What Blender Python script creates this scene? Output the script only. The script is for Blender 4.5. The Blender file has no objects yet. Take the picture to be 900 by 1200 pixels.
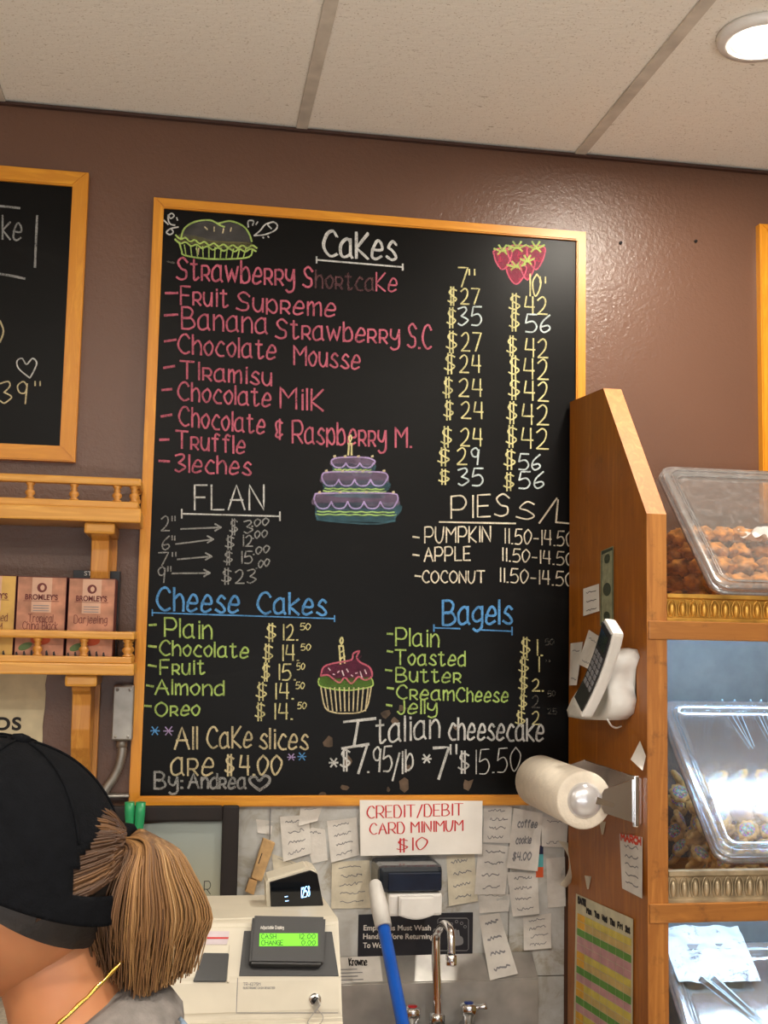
import bpy, bmesh, math, random
from math import sin, cos, pi, radians, sqrt, atan2
from mathutils import Vector, Matrix, noise
random.seed(7)
sc = bpy.context.scene
COL = sc.collection

# ------------------------------------------------------------------ camera
F, YAW, PITCH, ROLL = 1361.0, 0.1665, 0.1029, 0.0201
CAM = Vector((0, 0, 1.65))
fw = Vector((sin(YAW)*cos(PITCH), cos(YAW)*cos(PITCH), sin(PITCH)))
r0 = Vector((cos(YAW), -sin(YAW), 0)); u0 = r0.cross(fw)
rt = cos(ROLL)*r0 + sin(ROLL)*u0
up = -sin(ROLL)*r0 + cos(ROLL)*u0
cd = bpy.data.cameras.new('camera'); cam = bpy.data.objects.new('camera', cd); COL.objects.link(cam)
cd.sensor_fit = 'HORIZONTAL'; cd.sensor_width = 36; cd.lens = F/900*36; cd.clip_start = 0.05
M = Matrix((rt, up, -fw)).transposed().to_4x4(); M.translation = CAM
cam.matrix_world = M
sc.camera = cam

def ray(px, py): return fw + rt*((px-450)/F) - up*((py-600)/F)
def W(px, py, y):                      # point of the plane y = const seen at a photograph pixel
    d = ray(px, py); return CAM + d*(y/d.y)
def WX(px, py, x):                     # the same on a plane x = const
    d = ray(px, py); return CAM + d*(x/d.x)
def WZ(px, py, z):
    d = ray(px, py); return CAM + d*((z-CAM.z)/d.z)

# ------------------------------------------------------------------ exposure, world
sc.view_settings.view_transform = 'Standard'; sc.view_settings.look = 'None'
sc.view_settings.exposure = 0.15; sc.view_settings.gamma = 1.0
sc.view_settings.use_curve_mapping = False
wd = bpy.data.worlds.new('world'); sc.world = wd; wd.use_nodes = True
wd.node_tree.nodes['Background'].inputs[0].default_value = (0.9, 0.85, 0.78, 1)
wd.node_tree.nodes['Background'].inputs[1].default_value = 0.3

WALL = 2.38
CEIL = (W(200, 141, WALL).z + W(700, 182, WALL).z)/2
DOWN = WZ(893, 44, CEIL-0.004)

def area(name, loc, target, size, power, col, sy=None):
    l = bpy.data.lights.new(name, 'AREA'); l.energy = power; l.color = col
    l.shape = 'RECTANGLE' if sy else 'DISK'; l.size = size
    if sy: l.size_y = sy
    o = bpy.data.objects.new(name, l); COL.objects.link(o); o.location = loc
    o.rotation_euler = (Vector(target)-Vector(loc)).to_track_quat('-Z', 'Y').to_euler()
    return o
WARM = (1.0, 0.91, 0.78)
# light of the ceiling downlights (their fixtures are built further down)
DL = [(DOWN.x, DOWN.y), (DOWN.x-2.44, DOWN.y-0.9), (DOWN.x, DOWN.y-1.8), (DOWN.x-1.22, DOWN.y-1.9), (DOWN.x-2.44, DOWN.y-2.7)]
DP = [20, 8, 27, 25, 27]
for (x, y), p in zip(DL, DP):
    area('downlight_lamp', (x, y, CEIL-0.012), (x, y, 0), 0.13, p, WARM)
# cool fill light behind the camera, set at an unseen window added for it
area('front_fill', (0.3, -2.9, 1.5), (0.3, 2, 1.7), 3.4, 16, (0.93, 0.96, 1.0), 2.0)

# upward fill added to brighten the ceiling; its invented case is built with the room
area('ceiling_fill', (0.2, -0.75, 1.125), (0.2, -0.6, 3), 2.4, 85, (1.0, 0.97, 0.93), .45)

# ------------------------------------------------------------------ materials
def lin(c):
    c = c/255.0
    return c/12.92 if c <= 0.04045 else ((c+0.055)/1.055)**2.4
def rgb(r, g, b): return (lin(r), lin(g), lin(b), 1)
class N:                                # small node helper
    def __init__(s, name):
        s.m = bpy.data.materials.new(name); s.m.use_nodes = True; s.t = s.m.node_tree
        s.b = s.t.nodes['Principled BSDF']; s.o = s.t.nodes['Material Output']
    def n(s, typ, **k):
        x = s.t.nodes.new(typ)
        for a, v in k.items():
            if a in x.inputs.keys(): x.inputs[a].default_value = v
            else: setattr(x, a, v)
        return x
    def l(s, a, b): s.t.links.new(a, b)
    def coord(s, scale=(1, 1, 1)):
        tc = s.n('ShaderNodeTexCoord'); mp = s.n('ShaderNodeMapping'); mp.inputs['Scale'].default_value = scale
        s.l(tc.outputs['Object'], mp.inputs['Vector']); return mp.outputs['Vector']
    def noise(s, vec, scale, detail=3, rough=.5, dist=0):
        x = s.n('ShaderNodeTexNoise'); x.inputs['Scale'].default_value = scale; x.inputs['Detail'].default_value = detail
        x.inputs['Roughness'].default_value = rough; x.inputs['Distortion'].default_value = dist
        s.l(vec, x.inputs['Vector']); return x.outputs['Fac']
    def ramp(s, fac, stops):
        x = s.n('ShaderNodeValToRGB'); e = x.color_ramp.elements
        while len(e) < len(stops): e.new(0.5)
        for i, (p, c) in enumerate(stops): e[i].position = p; e[i].color = c
        s.l(fac, x.inputs['Fac']); return x.outputs['Color']
    def bump(s, h, strength, dist=0.002):
        x = s.n('ShaderNodeBump'); x.inputs['Strength'].default_value = strength; x.inputs['Distance'].default_value = dist
        s.l(h, x.inputs['Height']); s.l(x.outputs['Normal'], s.b.inputs['Normal'])
def plain(name, c, rough=.5, metal=0, var=0.06, bump=0, scale=30, spec=None, emit=0):
    q = N(name); col = rgb(*c); v = q.coord()
    f = q.noise(v, scale, 3)
    lo = tuple(max(0, x*(1-var*2)) for x in col[:3])+(1,); hi = tuple(min(1, x*(1+var*2)) for x in col[:3])+(1,)
    q.l(q.ramp(f, [(.3, lo), (.7, hi)]), q.b.inputs['Base Color'])
    q.b.inputs['Roughness'].default_value = rough; q.b.inputs['Metallic'].default_value = metal
    if spec is not None: q.b.inputs['Specular IOR Level'].default_value = spec
    if bump: q.bump(q.noise(v, scale*4, 4), bump)
    if emit:
        q.b.inputs['Emission Color'].default_value = col; q.b.inputs['Emission Strength'].default_value = emit
    return q.m
def wood(name, c1, c2, axis='z', rough=.38, dirt=0.0):
    q = N(name)
    s = {'x': (1.2, 14, 14), 'y': (14, 1.2, 14), 'z': (14, 14, 1.2)}[axis]
    v = q.coord(s); f = q.noise(v, 3.2, 6, .6, 1.4)
    c = q.ramp(f, [(.3, rgb(*c1)), (.52, rgb(*c2)), (.75, rgb(*[(a+b)/2 for a, b in zip(c1, c2)]))])
    if dirt:
        d = q.noise(q.coord((1, 1, 1)), 22, 6, .7)
        r = q.ramp(d, [(.56, (0, 0, 0, 1)), (.72, (dirt, dirt, dirt, 1))])
        mx = q.n('ShaderNodeMix', data_type='RGBA'); q.l(r, mx.inputs[0]); q.l(c, mx.inputs[6]); mx.inputs[7].default_value = rgb(60, 36, 20)
        c = mx.outputs[2]
    q.l(c, q.b.inputs['Base Color']); q.b.inputs['Roughness'].default_value = rough
    q.bump(f, .12, .001)
    return q.m
def chalk(name, c, dens=1.0):
    q = N(name); v = q.coord()
    f = q.noise(v, 420, 2, .7); g = q.noise(v, 45, 2)
    q.b.inputs['Base Color'].default_value = rgb(*c); q.b.inputs['Roughness'].default_value = 1; q.b.inputs['Specular IOR Level'].default_value = 0
    a = q.ramp(f, [(.30, (.35*dens,)*3+(1,)), (.52, (dens,)*3+(1,))])
    b = q.ramp(g, [(.3, (.62,)*3+(1,)), (.6, (1, 1, 1, 1))])
    m = q.n('ShaderNodeMath', operation='MULTIPLY'); q.l(a, m.inputs[0]); q.l(b, m.inputs[1])
    q.l(m.outputs[0], q.b.inputs['Alpha'])
    return q.m
def clear(name, tint, haze=.06, rough=.06, gl=.10):
    q = N(name); t = q.n('ShaderNodeBsdfTransparent'); t.inputs[0].default_value = tint
    g = q.n('ShaderNodeBsdfGlossy'); g.inputs['Roughness'].default_value = rough
    lw = q.n('ShaderNodeLayerWeight'); lw.inputs['Blend'].default_value = .35
    ad = q.n('ShaderNodeMath', operation='MULTIPLY_ADD'); q.l(lw.outputs['Facing'], ad.inputs[0]); ad.inputs[1].default_value = .5; ad.inputs[2].default_value = gl
    m1 = q.n('ShaderNodeMixShader'); q.l(ad.outputs[0], m1.inputs[0]); q.l(t.outputs[0], m1.inputs[1]); q.l(g.outputs[0], m1.inputs[2])
    d = q.n('ShaderNodeBsdfDiffuse'); d.inputs[0].default_value = (.8, .8, .8, 1)
    m2 = q.n('ShaderNodeMixShader')
    sp = q.ramp(q.noise(q.coord(), 60, 6, .75), [(.5, (haze,)*3+(1,)), (.8, (haze*3.5,)*3+(1,))])
    q.l(sp, m2.inputs[0]); q.l(m1.outputs[0], m2.inputs[1]); q.l(d.outputs[0], m2.inputs[2])
    q.l(m2.outputs[0], q.o.inputs['Surface']); return q.m

MT = {}
q = N('brown_paint'); v = q.coord()
q.l(q.ramp(q.noise(v, 2.5, 4), [(.3, rgb(98, 69, 54)), (.7, rgb(105, 74, 58))]), q.b.inputs['Base Color'])
q.b.inputs['Roughness'].default_value = .33; q.b.inputs['Specular IOR Level'].default_value = .5
q.bump(q.noise(v, 130, 3, .6), .6, .0022); MT['wall'] = q.m
q = N('slate_black'); v = q.coord()
sm = q.noise(q.coord((1, 1, 2.2)), 3.0, 7, .72, .8)
c = q.ramp(sm, [(.35, rgb(8, 8, 8)), (.6, rgb(13, 12, 12)), (.8, rgb(26, 25, 24))])
q.l(c, q.b.inputs['Base Color']); q.b.inputs['Roughness'].default_value = .36; q.b.inputs['Specular IOR Level'].default_value = .13
q.bump(q.noise(v, 160, 2), .08, .001); MT['slate'] = q.m
MT['pine_x'] = wood('honey_pine_x', (228, 160, 42), (206, 134, 28), 'x'); MT['pine_z'] = wood('honey_pine_z', (228, 160, 42), (206, 134, 28), 'z')
MT['shelf_x'] = wood('varnished_pine_x', (224, 168, 78), (202, 142, 56), 'x', .3); MT['shelf_z'] = wood('varnished_pine_z', (216, 158, 72), (188, 124, 50), 'z', .35)
MT['cab_side'] = wood('stained_panel', (182, 112, 26), (154, 88, 17), 'z', .42, .35)
MT['cab_front_z'] = wood('stained_post', (190, 128, 60), (160, 100, 42), 'z', .4, .6)
MT['cab_front_x'] = wood('stained_rail', (190, 128, 60), (154, 98, 42), 'x', .4, .6)
MT['cab_top'] = wood('worn_sloped_edge', (186, 124, 62), (166, 104, 48), 'z', .6, .35)
q = N('mineral_fibre'); 
f1 = q.noise(q.coord((1, 3.2, 1)), 42, 3, .6, .5); f2 = q.noise(q.coord(), 240, 2, .5)
c1 = q.ramp(f1, [(.27, rgb(190, 180, 164)), (.33, rgb(243, 239, 230))])
mx = q.n('ShaderNodeMix', data_type='RGBA', blend_type='MULTIPLY'); mx.inputs[0].default_value = 1
q.l(c1, mx.inputs[6]); q.l(q.ramp(f2, [(.30, (.7, .66, .6, 1)), (.38, (1, 1, 1, 1))]), mx.inputs[7]); q.l(mx.outputs[2], q.b.inputs['Base Color'])
q.b.inputs['Roughness'].default_value = .95; q.bump(f1, .35, .003); MT['tile'] = q.m
MT['tee'] = plain('painted_steel_tee', (205, 198, 186), .5, 0, .08, 0, 20)
q = N('grimy_white_panel'); v = q.coord()
a = q.ramp(q.noise(v, 9, 7, .7, .6), [(.33, rgb(206, 208, 208)), (.52, rgb(188, 188, 184)), (.62, rgb(160, 152, 136)), (.76, rgb(120, 104, 80))])
q.l(a, q.b.inputs['Base Color']); q.b.inputs['Roughness'].default_value = .32; MT['panel'] = q.m
MT['paper'] = plain('receipt_paper', (214, 210, 204), .8, 0, .05, .3, 25)
MT['paper2'] = plain('aged_paper', (206, 198, 178), .8, 0, .07, .3, 25)
MT['white_paper'] = plain('sign_paper', (232, 228, 222), .7, 0, .03, .25, 12)
MT['ink'] = plain('grey_ink', (128, 128, 132), .8, 0, 0)
MT['red_ink'] = plain('red_ink', (196, 40, 44), .7, 0, 0)
MT['black_ink'] = plain('black_ink', (22, 18, 18), .7, 0, 0)
MT['steel'] = plain('brushed_steel', (178, 176, 172), .42, .6, .12, .1, 14)
MT['chrome'] = plain('chrome', (240, 240, 242), .12, 1, 0)
MT['white_plastic'] = plain('white_plastic', (226, 224, 220), .35, 0, .03)
MT['black_plastic'] = plain('black_plastic', (20, 20, 22), .3, 0, .05)
MT['smoke'] = plain('smoked_plastic', (34, 40, 48), .14, 0, .08)
MT['cream_plastic'] = plain('cream_plastic', (204, 197, 180), .42, 0, .04, .05, 12)
MT['charcoal_plastic'] = plain('charcoal_plastic', (44, 44, 46), .45, 0, .05)
MT['grey_metal'] = plain('galvanised_metal', (150, 146, 140), .4, .7, .12, .1, 20)
MT['dark_frame'] = wood('dark_mahogany', (26, 10, 9), (16, 6, 6), 'z', .7)
MT['green_plastic'] = plain('green_plastic', (40, 150, 96), .35, 0, .04)
MT['blue_plastic'] = plain('blue_plastic', (22, 88, 190), .35, 0, .04)
MT['light_grey'] = plain('grey_white_plastic', (206, 204, 200), .45, 0, .04)
MT['floor'] = plain('cream_tile_floor', (206, 196, 180), .4, 0, .12, .1, 4)
MT['room'] = plain('tan_wall_paint', (150, 132, 110), .7, 0, .03)
MT['counter'] = plain('speckled_laminate', (176, 166, 150), .35, 0, .15, 0, 160)
MT['gold'] = plain('antique_gold', (196, 150, 70), .36, .65, .22, .25, 24)
MT['silver'] = plain('antique_silver', (176, 160, 132), .36, .55, .22, .25, 24)
MT['clear'] = clear('clear_plastic', (.93, .94, .95, 1))
MT['lid'] = clear('scuffed_lid_plastic', (.94, .95, .97, 1), .06, .16, .14)
MT['rim'] = clear('thick_clear_rim', (.74, .76, .78, 1), .09, .2, .2)
MT['chalk_white'] = chalk('white_chalk', (205, 205, 202)); MT['chalk_grey'] = chalk('smudged_grey_chalk', (158, 158, 156), .85)
MT['chalk_pink'] = chalk('pink_chalk', (196, 106, 124)); MT['chalk_faint'] = chalk('faded_pink_chalk', (120, 84, 88), .55)
MT['chalk_cream'] = chalk('yellow_chalk', (216, 208, 152)); MT['chalk_green'] = chalk('green_chalk', (172, 198, 112))
MT['chalk_blue'] = chalk('blue_chalk', (96, 156, 214)); MT['chalk_sand'] = chalk('sand_chalk', (204, 190, 152))
MT['chalk_purple'] = chalk('lilac_chalk', (176, 156, 200)); MT['chalk_warm'] = chalk('warm_white_chalk', (228, 218, 196))
MT['chalk_icewhite'] = chalk('cool_white_chalk', (205, 216, 216)); MT['chalk_dim'] = chalk('wiped_chalk', (120, 118, 112), .55)
MT['fill_grey'] = chalk('grey_chalk_fill', (120, 118, 116), .42); MT['fill_olive'] = chalk('olive_chalk_fill', (128, 124, 84), .55)
MT['fill_pink'] = chalk('pink_chalk_fill', (190, 70, 100), .6); MT['fill_purple'] = chalk('purple_chalk_fill', (150, 130, 160), .5)
MT['fill_teal'] = chalk('teal_chalk_fill', (84, 124, 138), .5); MT['fill_plum'] = chalk('plum_chalk_fill', (122, 58, 84), .6)
MT['fill_green'] = chalk('green_chalk_fill', (110, 150, 70), .55)
MT['peel'] = plain('peeled_brown_patch', (84, 68, 54), .8, 0, .3, 0, 40)

# ------------------------------------------------------------------ mesh helpers
ORG = {}
def finish(name, bm, mat, parent=None, smooth=False, origin=None):
    me = bpy.data.meshes.new(name)
    if parent is not None: org = ORG[parent.name]
    else:
        xs = [v.co for v in bm.verts]
        org = Vector(origin) if origin is not None else Vector(((min(c.x for c in xs)+max(c.x for c in xs))/2, (min(c.y for c in xs)+max(c.y for c in xs))/2, min(c.z for c in xs)))
    bmesh.ops.translate(bm, verts=bm.verts, vec=-org)
    if smooth:
        for f in bm.faces: f.smooth = True
    bm.to_mesh(me); bm.free()
    for m in (mat if isinstance(mat, (list, tuple)) else [mat]): me.materials.append(MT[m] if isinstance(m, str) else m)
    o = bpy.data.objects.new(name, me); COL.objects.link(o)
    if parent is not None: o.parent = parent
    else: o.location = org
    ORG[o.name] = org
    return o
def thing(name, label, cat, loc, group=None):
    o = bpy.data.objects.new(name, None); o.empty_display_size = .05; COL.objects.link(o); o.location = loc
    ORG[o.name] = Vector(loc); tag(o, label, cat, group); return o
def tag(o, label=None, cat=None, group=None, kind=None):
    if label: o['label'] = label
    if cat: o['category'] = cat
    if group: o['group'] = group
    if kind: o['kind'] = kind
    return o
def struct(o): o['kind'] = 'structure'; return o
def BM(): return bmesh.new()
def box(bm, a, b, bev=0.0, rot=None, piv=None):
    a = Vector(a); b = Vector(b); lo = Vector([min(a[i], b[i]) for i in range(3)]); hi = Vector([max(a[i], b[i]) for i in range(3)])
    r = bmesh.ops.create_cube(bm, size=1); vs = r['verts']
    for v in vs: v.co = Vector([lo[i]+(v.co[i]+.5)*(hi[i]-lo[i]) for i in range(3)])
    if bev:
        es = list({e for v in vs for e in v.link_edges})
        rr = bmesh.ops.bevel(bm, geom=es, offset=bev, segments=2, affect='EDGES', profile=.6)
        vs = list({v for f in rr['faces'] for v in f.verts} | {v for v in vs if v.is_valid})
    if rot is not None:
        p = Vector(piv) if piv is not None else (lo+hi)/2
        for v in vs: v.co = p + rot @ (v.co-p)
    return vs
def prism(bm, pts, vec, mi=0):                 # polygon swept along a vector
    vec = Vector(vec); a = [bm.verts.new(Vector(p)) for p in pts]; b = [bm.verts.new(Vector(p)+vec) for p in pts]
    fs = [bm.faces.new(a), bm.faces.new(b[::-1])]; n = len(pts)
    for i in range(n): fs.append(bm.faces.new((a[i], b[i], b[(i+1) % n], a[(i+1) % n])))
    for f in fs: f.material_index = mi
    bmesh.ops.recalc_face_normals(bm, faces=fs)
    return a+b
def tube(bm, pts, rad, seg=10, cap=True):
    pts = [Vector(p) for p in pts]; rad = rad if isinstance(rad, (list, tuple)) else [rad]*len(pts)
    rings = []; pn = None
    for i, p in enumerate(pts):
        t = (pts[min(i+1, len(pts)-1)]-pts[max(i-1, 0)]).normalized()
        if pn is None: pn = t.orthogonal().normalized()
        pn = (pn - t*pn.dot(t))
        if pn.length < 1e-6: pn = t.orthogonal()
        pn.normalize(); bn = t.cross(pn)
        rings.append([bm.verts.new(p + (pn*cos(2*pi*k/seg)+bn*sin(2*pi*k/seg))*rad[i]) for k in range(seg)])
    for a, b in zip(rings, rings[1:]):
        for k in range(seg): f = bm.faces.new((a[k], a[(k+1) % seg], b[(k+1) % seg], b[k])); f.smooth = True
    if cap: bm.faces.new(rings[0][::-1]); bm.faces.new(rings[-1])
def lathe(bm, prof, base, axis=(0, 0, 1), seg=16):
    ax = Vector(axis).normalized(); n1 = ax.orthogonal().normalized(); n2 = ax.cross(n1); base = Vector(base); rings = []
    for r, h in prof:
        r = max(r, 1e-5)
        rings.append([bm.verts.new(base+ax*h+(n1*cos(2*pi*k/seg)+n2*sin(2*pi*k/seg))*r) for k in range(seg)])
    for a, b in zip(rings, rings[1:]):
        for k in range(seg): f = bm.faces.new((a[k], a[(k+1) % seg], b[(k+1) % seg], b[k])); f.smooth = True
    bm.faces.new(rings[0][::-1]); bm.faces.new(rings[-1])
def crom(pts, k=5):
    if len(pts) < 3: return pts
    P = [pts[0]]+list(pts)+[pts[-1]]; o = []
    for i in range(1, len(P)-2):
        a, b, c, d = P[i-1:i+3]
        for j in range(k):
            t = j/k
            o.append(tuple(.5*((2*b[q])+(-a[q]+c[q])*t+(2*a[q]-5*b[q]+4*c[q]-d[q])*t*t+(-a[q]+3*b[q]-3*c[q]+d[q])*t**3) for q in range(len(b))))
    o.append(tuple(pts[-1])); return o
# ribbons lie on a surface: pts are 2-D, fr maps (u, v, lift) to 3-D
LIFT = [0]
def ribbon(bm, pts, w, fr, jitter=.12):
    n = len(pts)
    if n < 2: return
    LIFT[0] = (LIFT[0]+1) % 60; lf = .0004+LIFT[0]*.000012
    L = []; R = []
    for i in range(n):
        a = pts[max(i-1, 0)]; b = pts[min(i+1, n-1)]
        dx, dy = b[0]-a[0], b[1]-a[1]; d = sqrt(dx*dx+dy*dy) or 1e-6
        ww = w/2*(1+random.uniform(-jitter, jitter))
        ex = 0
        if i == 0: ex = -w*.3
        if i == n-1: ex = w*.3
        x, y = pts[i][0]+dx/d*ex, pts[i][1]+dy/d*ex
        L.append(bm.verts.new(fr(x-dy/d*ww, y+dx/d*ww, lf))); R.append(bm.verts.new(fr(x+dy/d*ww, y-dx/d*ww, lf)))
    for i in range(n-1): bm.faces.new((L[i], R[i], R[i+1], L[i+1]))
def blob(bm, pts, fr):
    LIFT[0] = (LIFT[0]+1) % 60; lf = .00025
    P = crom(list(pts)+[pts[0]], 4)[:-1]
    vs = [bm.verts.new(fr(x, y, lf)) for x, y in P]
    f = bm.faces.new(vs); bmesh.ops.triangulate(bm, faces=[f])

# handwriting: x, y digit pairs; y baseline 3, x-height 9, capital height d
G = {'A':'03 4d 83|17 77','B':'0d 03|~0d 4d 6b 48 08|~08 58 75 43 03','C':'~7b 5d 2c 08 15 43 74','D':'0d 03|~0d 4d 78 53 03','E':'6d 0d 03 63|08 58',
'F':'6d 0d 03|08 58','G':'~7b 5d 2c 08 15 43 73|73 78 48','H':'0d 03|7d 73|08 78','I':'1d 13','J':'~5d 55 33 15','K':'0d 03|6d 07 63','L':'0d 03 63',
'M':'03 0d 48 8d 83','N':'03 0d 73 7d','O':'~4d 1b 08 15 43 75 88 7b 4d','P':'0d 03|~0d 5d 7a 57 07','R':'0d 03|~0d 5d 7a 57 07|37 73',
'S':'~7b 4d 1b 38 67 64 33 04','T':'0d 8d|4d 43','U':'~0d 06 23 43 66 7d','V':'0d 43 8d','W':'0d 23 4a 63 8d','X':'0d 73|7d 03','Y':'0d 48 8d|48 43','Z':'0d 7d 03 73',
'a':'~58 39 07 04 23 54|59 54 63','b':'0d 03|~07 39 57 54 23 04','c':'~58 39 17 05 23 53','d':'~58 39 07 04 23 54|5d 53','e':'~06 56 58 39 17 04 23 54',
'f':'~5c 3d 2a 23|09 49','g':'~58 39 07 05 24 55|~59 53 41 20 01','h':'0d 03|~07 39 57 53','i':'19 13|1b 1c','j':'~29 22 00|2b 2c','k':'0d 03|59 06 53','l':'0d 03',
'm':'09 03|~07 29 37 33|~37 69 77 73','n':'09 03|~07 39 57 53','o':'~39 07 05 23 44 57 39','p':'09 02|~07 39 57 54 33 05','r':'09 03|~07 29 48',
's':'~58 39 17 36 54 33 04','t':'~2c 24 33 54|09 49','u':'~09 05 23 44 57|59 53','v':'09 33 69','w':'09 23 48 63 89','x':'09 53|59 03','y':'~09 06 35 59|~59 52 20 01','z':'09 59 03 53',
'0':'~3d 0a 06 23 56 6a 3d','1':'1d 13','2':'~0b 3d 5b 47 03|03 63','3':'~0c 4d 5b 28|~28 66 44 23 04','4':'1d 07 67|5d 53','5':'6d 1d 08|~08 49 66 43 03',
'6':'~5d 19 05 23 55 47 06','7':'0d 6d 23','8':'~3d 1b 58 65 33 05 28 5b 3d','9':'~6b 4d 1b 28 58 6c|6c 53','$':'~6b 3c 1a 38 66 34 05|2d 22|4d 42',
'.':'03 13','\'':'0d 0a','"':'0d 0a|2d 2a','-':'07 47','/':'02 5d',':':'04 14|08 18','*':'07 67|14 5a|54 1a','&':'~6b 3c 1a 26 14 33 65|4d 42','!':'0d 06|03 04'}
def gv(ch): return int(ch, 36)
def glyph(ch):
    out = []
    for st in G.get(ch, '').split('|'):
        if not st: continue
        sm = st[0] == '~'; p = [(gv(t[0]), gv(t[1])-3) for t in st.lstrip('~').split()]
        if ch.islower(): p = [(x, y if y <= 0 else y*1.22 if y <= 6 else 7.32+(y-6)*.67) for x, y in p]
        out.append(crom(p, 5) if sm else [((1-k/3)*a[0]+k/3*b[0], (1-k/3)*a[1]+k/3*b[1]) for a, b in zip(p, p[1:]) for k in range(3)]+[p[-1]])
    return out
def layout(s):
    x = 0; items = []; i = 0
    while i < len(s):
        ch = s[i]; k = 1
        if ch == '`': k = .68; i += 1; ch = s[i]
        if ch == ' ': x += 5; i += 1; continue
        g = glyph(ch); w = max([p[0] for st in g for p in st] or [4])*k
        items += [[(x+px*k, py*k) for px, py in st] for st in g]; x += w+2.2; i += 1
    return items, max(x-2.2, 1)
def write(bm, s, x0, y0, x1, y1, cap, w, fr, wob=.25):
    """photograph-frame baseline from (x0, y0) to (x1, y1), capital height cap"""
    items, tot = layout(s); ux, uy = (x1-x0)/tot, (y1-y0)/tot; k = cap*1.07/10; w *= .84
    for st in items:
        ox, oy = random.uniform(-wob, wob), random.uniform(-wob, wob)
        ribbon(bm, [(x0+ux*px+ox, y0+uy*px-k*py+oy) for px, py in st], w, fr)

def onplane(y):
    def fr(px, py, lf): return W(px, py, y-lf)
    return fr
def onside(x):
    def fr(px, py, lf): return WX(px, py, x-lf)
    return fr

# ================================================================== ROOM
X0, X1, Y0 = -2.3, 2.9, -3.0
bm = BM(); box(bm, (X0-.1, WALL, 0), (X1+.1, WALL+.1, CEIL)); struct(finish('wall_back', bm, 'wall'))
bm = BM(); box(bm, (X0-.1, Y0, 0), (X0, WALL, CEIL)); struct(finish('wall_left', bm, 'room'))
bm = BM(); box(bm, (X1, Y0, 0), (X1+.1, WALL, CEIL)); struct(finish('wall_right', bm, 'room'))
bm = BM(); box(bm, (X0-.1, Y0-.1, 0), (X1+.1, Y0, .45)); box(bm, (X0-.1, Y0-.1, 2.45), (X1+.1, Y0, CEIL))
box(bm, (X0-.1, Y0-.1, .45), (-1.5, Y0, 2.45)); box(bm, (2.1, Y0-.1, .45), (X1+.1, Y0, 2.45)); struct(finish('wall_front', bm, 'room'))
w = BM(); 
for x in (-1.5, .28, 2.06): box(w, (x, Y0-.06, .45), (x+.04, Y0-.02, 2.45))
box(w, (-1.5, Y0-.06, .45), (2.1, Y0-.02, .49)); box(w, (-1.5, Y0-.06, 2.41), (2.1, Y0-.02, 2.45))
wo = struct(finish('added_window_1', w, 'charcoal_plastic'))  # frame of the unseen window, added to go with the front fill light
bm = BM(); box(bm, (X0-.1, Y0-.1, -.05), (X1+.1, WALL+.1, 0)); struct(finish('floor', bm, 'floor'))
bm = BM(); box(bm, (X0-.1, Y0-.1, CEIL+.03), (X1+.1, WALL+.1, CEIL+.08)); ceil = struct(finish('ceiling', bm, 'room'))
# suspended ceiling: tiles 610 x 1220 and tees between them
xa = WZ(352, 157, CEIL).x; xb = WZ(680, 180, CEIL).x; GP = xb-xa
gx = [xa+GP*i for i in range(-8, 9) if X0 < xa+GP*i < X1]; gy = [WALL-1.02-1.22*i for i in range(5) if WALL-1.02-1.22*i > Y0]
xe = [X0]+gx+[X1]; ye = [WALL]+gy+[Y0]
for i in range(len(xe)-1):
    for j in range(len(ye)-1):
        bm = BM(); box(bm, (xe[i]+.003, ye[j+1]+.003, CEIL+.004), (xe[i+1]-.003, ye[j]-.003, CEIL+.02))
        finish('ceiling_tile', bm, 'tile', ceil)
for x in gx:
    bm = BM(); box(bm, (x-.012, Y0, CEIL-.002), (x+.012, WALL-.001, CEIL+.003)); finish('ceiling_tee', bm, 'tee', ceil)
for y in gy:
    bm = BM(); box(bm, (X0, y-.012, CEIL-.0015), (X1, y+.012, CEIL+.0025)); finish('ceiling_tee', bm, 'tee', ceil)
bm = BM(); box(bm, (X0, WALL-.012, CEIL-.006), (X1, WALL-.0005, CEIL-.001)); struct(finish('trim_1', bm, plain('brown_edge_trim', (66, 42, 34), .5)))
# small screw holes in the brown wall
for k, (px, py) in enumerate([(524, 262), (727, 285), (815, 283)]):
    p = W(px, py, WALL); bm = BM(); lathe(bm, [(.0, 0), (.0035, .0), (.0035, .004), (.0, .005)], p, (0, -1, 0), 8)
    tag(finish('wall_screw', bm, 'black_ink'), ['small dark screw in the wall just above the large blackboard frame', 'tiny screw in the brown wall right of the blackboard', 'tiny screw in the brown wall under the round ceiling light'][k], 'screw')
# made-up showcase, unseen behind the camera, added under the ceiling fill light
t = thing('fill_light_case', 'long glass fronted case added under the ceiling fill light behind the camera, out of the picture', 'showcase', (.2, -.75, 0))
bm = BM(); box(bm, (-1.1, -1.05, 0), (1.5, -.45, .5), .005); finish('base_unit', bm, 'cab_side', t)
bm = BM(); box(bm, (-1.1, -1.05, 1.09), (1.5, -.45, 1.12), .004); finish('top_frame', bm, 'steel', t)
for x in (-1.08, 1.46):
    for y in (-1.04, -.48): bm = BM(); box(bm, (x, y, .5), (x+.025, y+.025, 1.09)); finish('corner_post', bm, 'steel', t)
bm = BM(); vs = [bm.verts.new(p) for p in [(-1.05, -.455, .5), (1.45, -.455, .5), (1.45, -.455, 1.09), (-1.05, -.455, 1.09)]]; bm.faces.new(vs); finish('glass_front', bm, 'clear', t)
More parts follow.
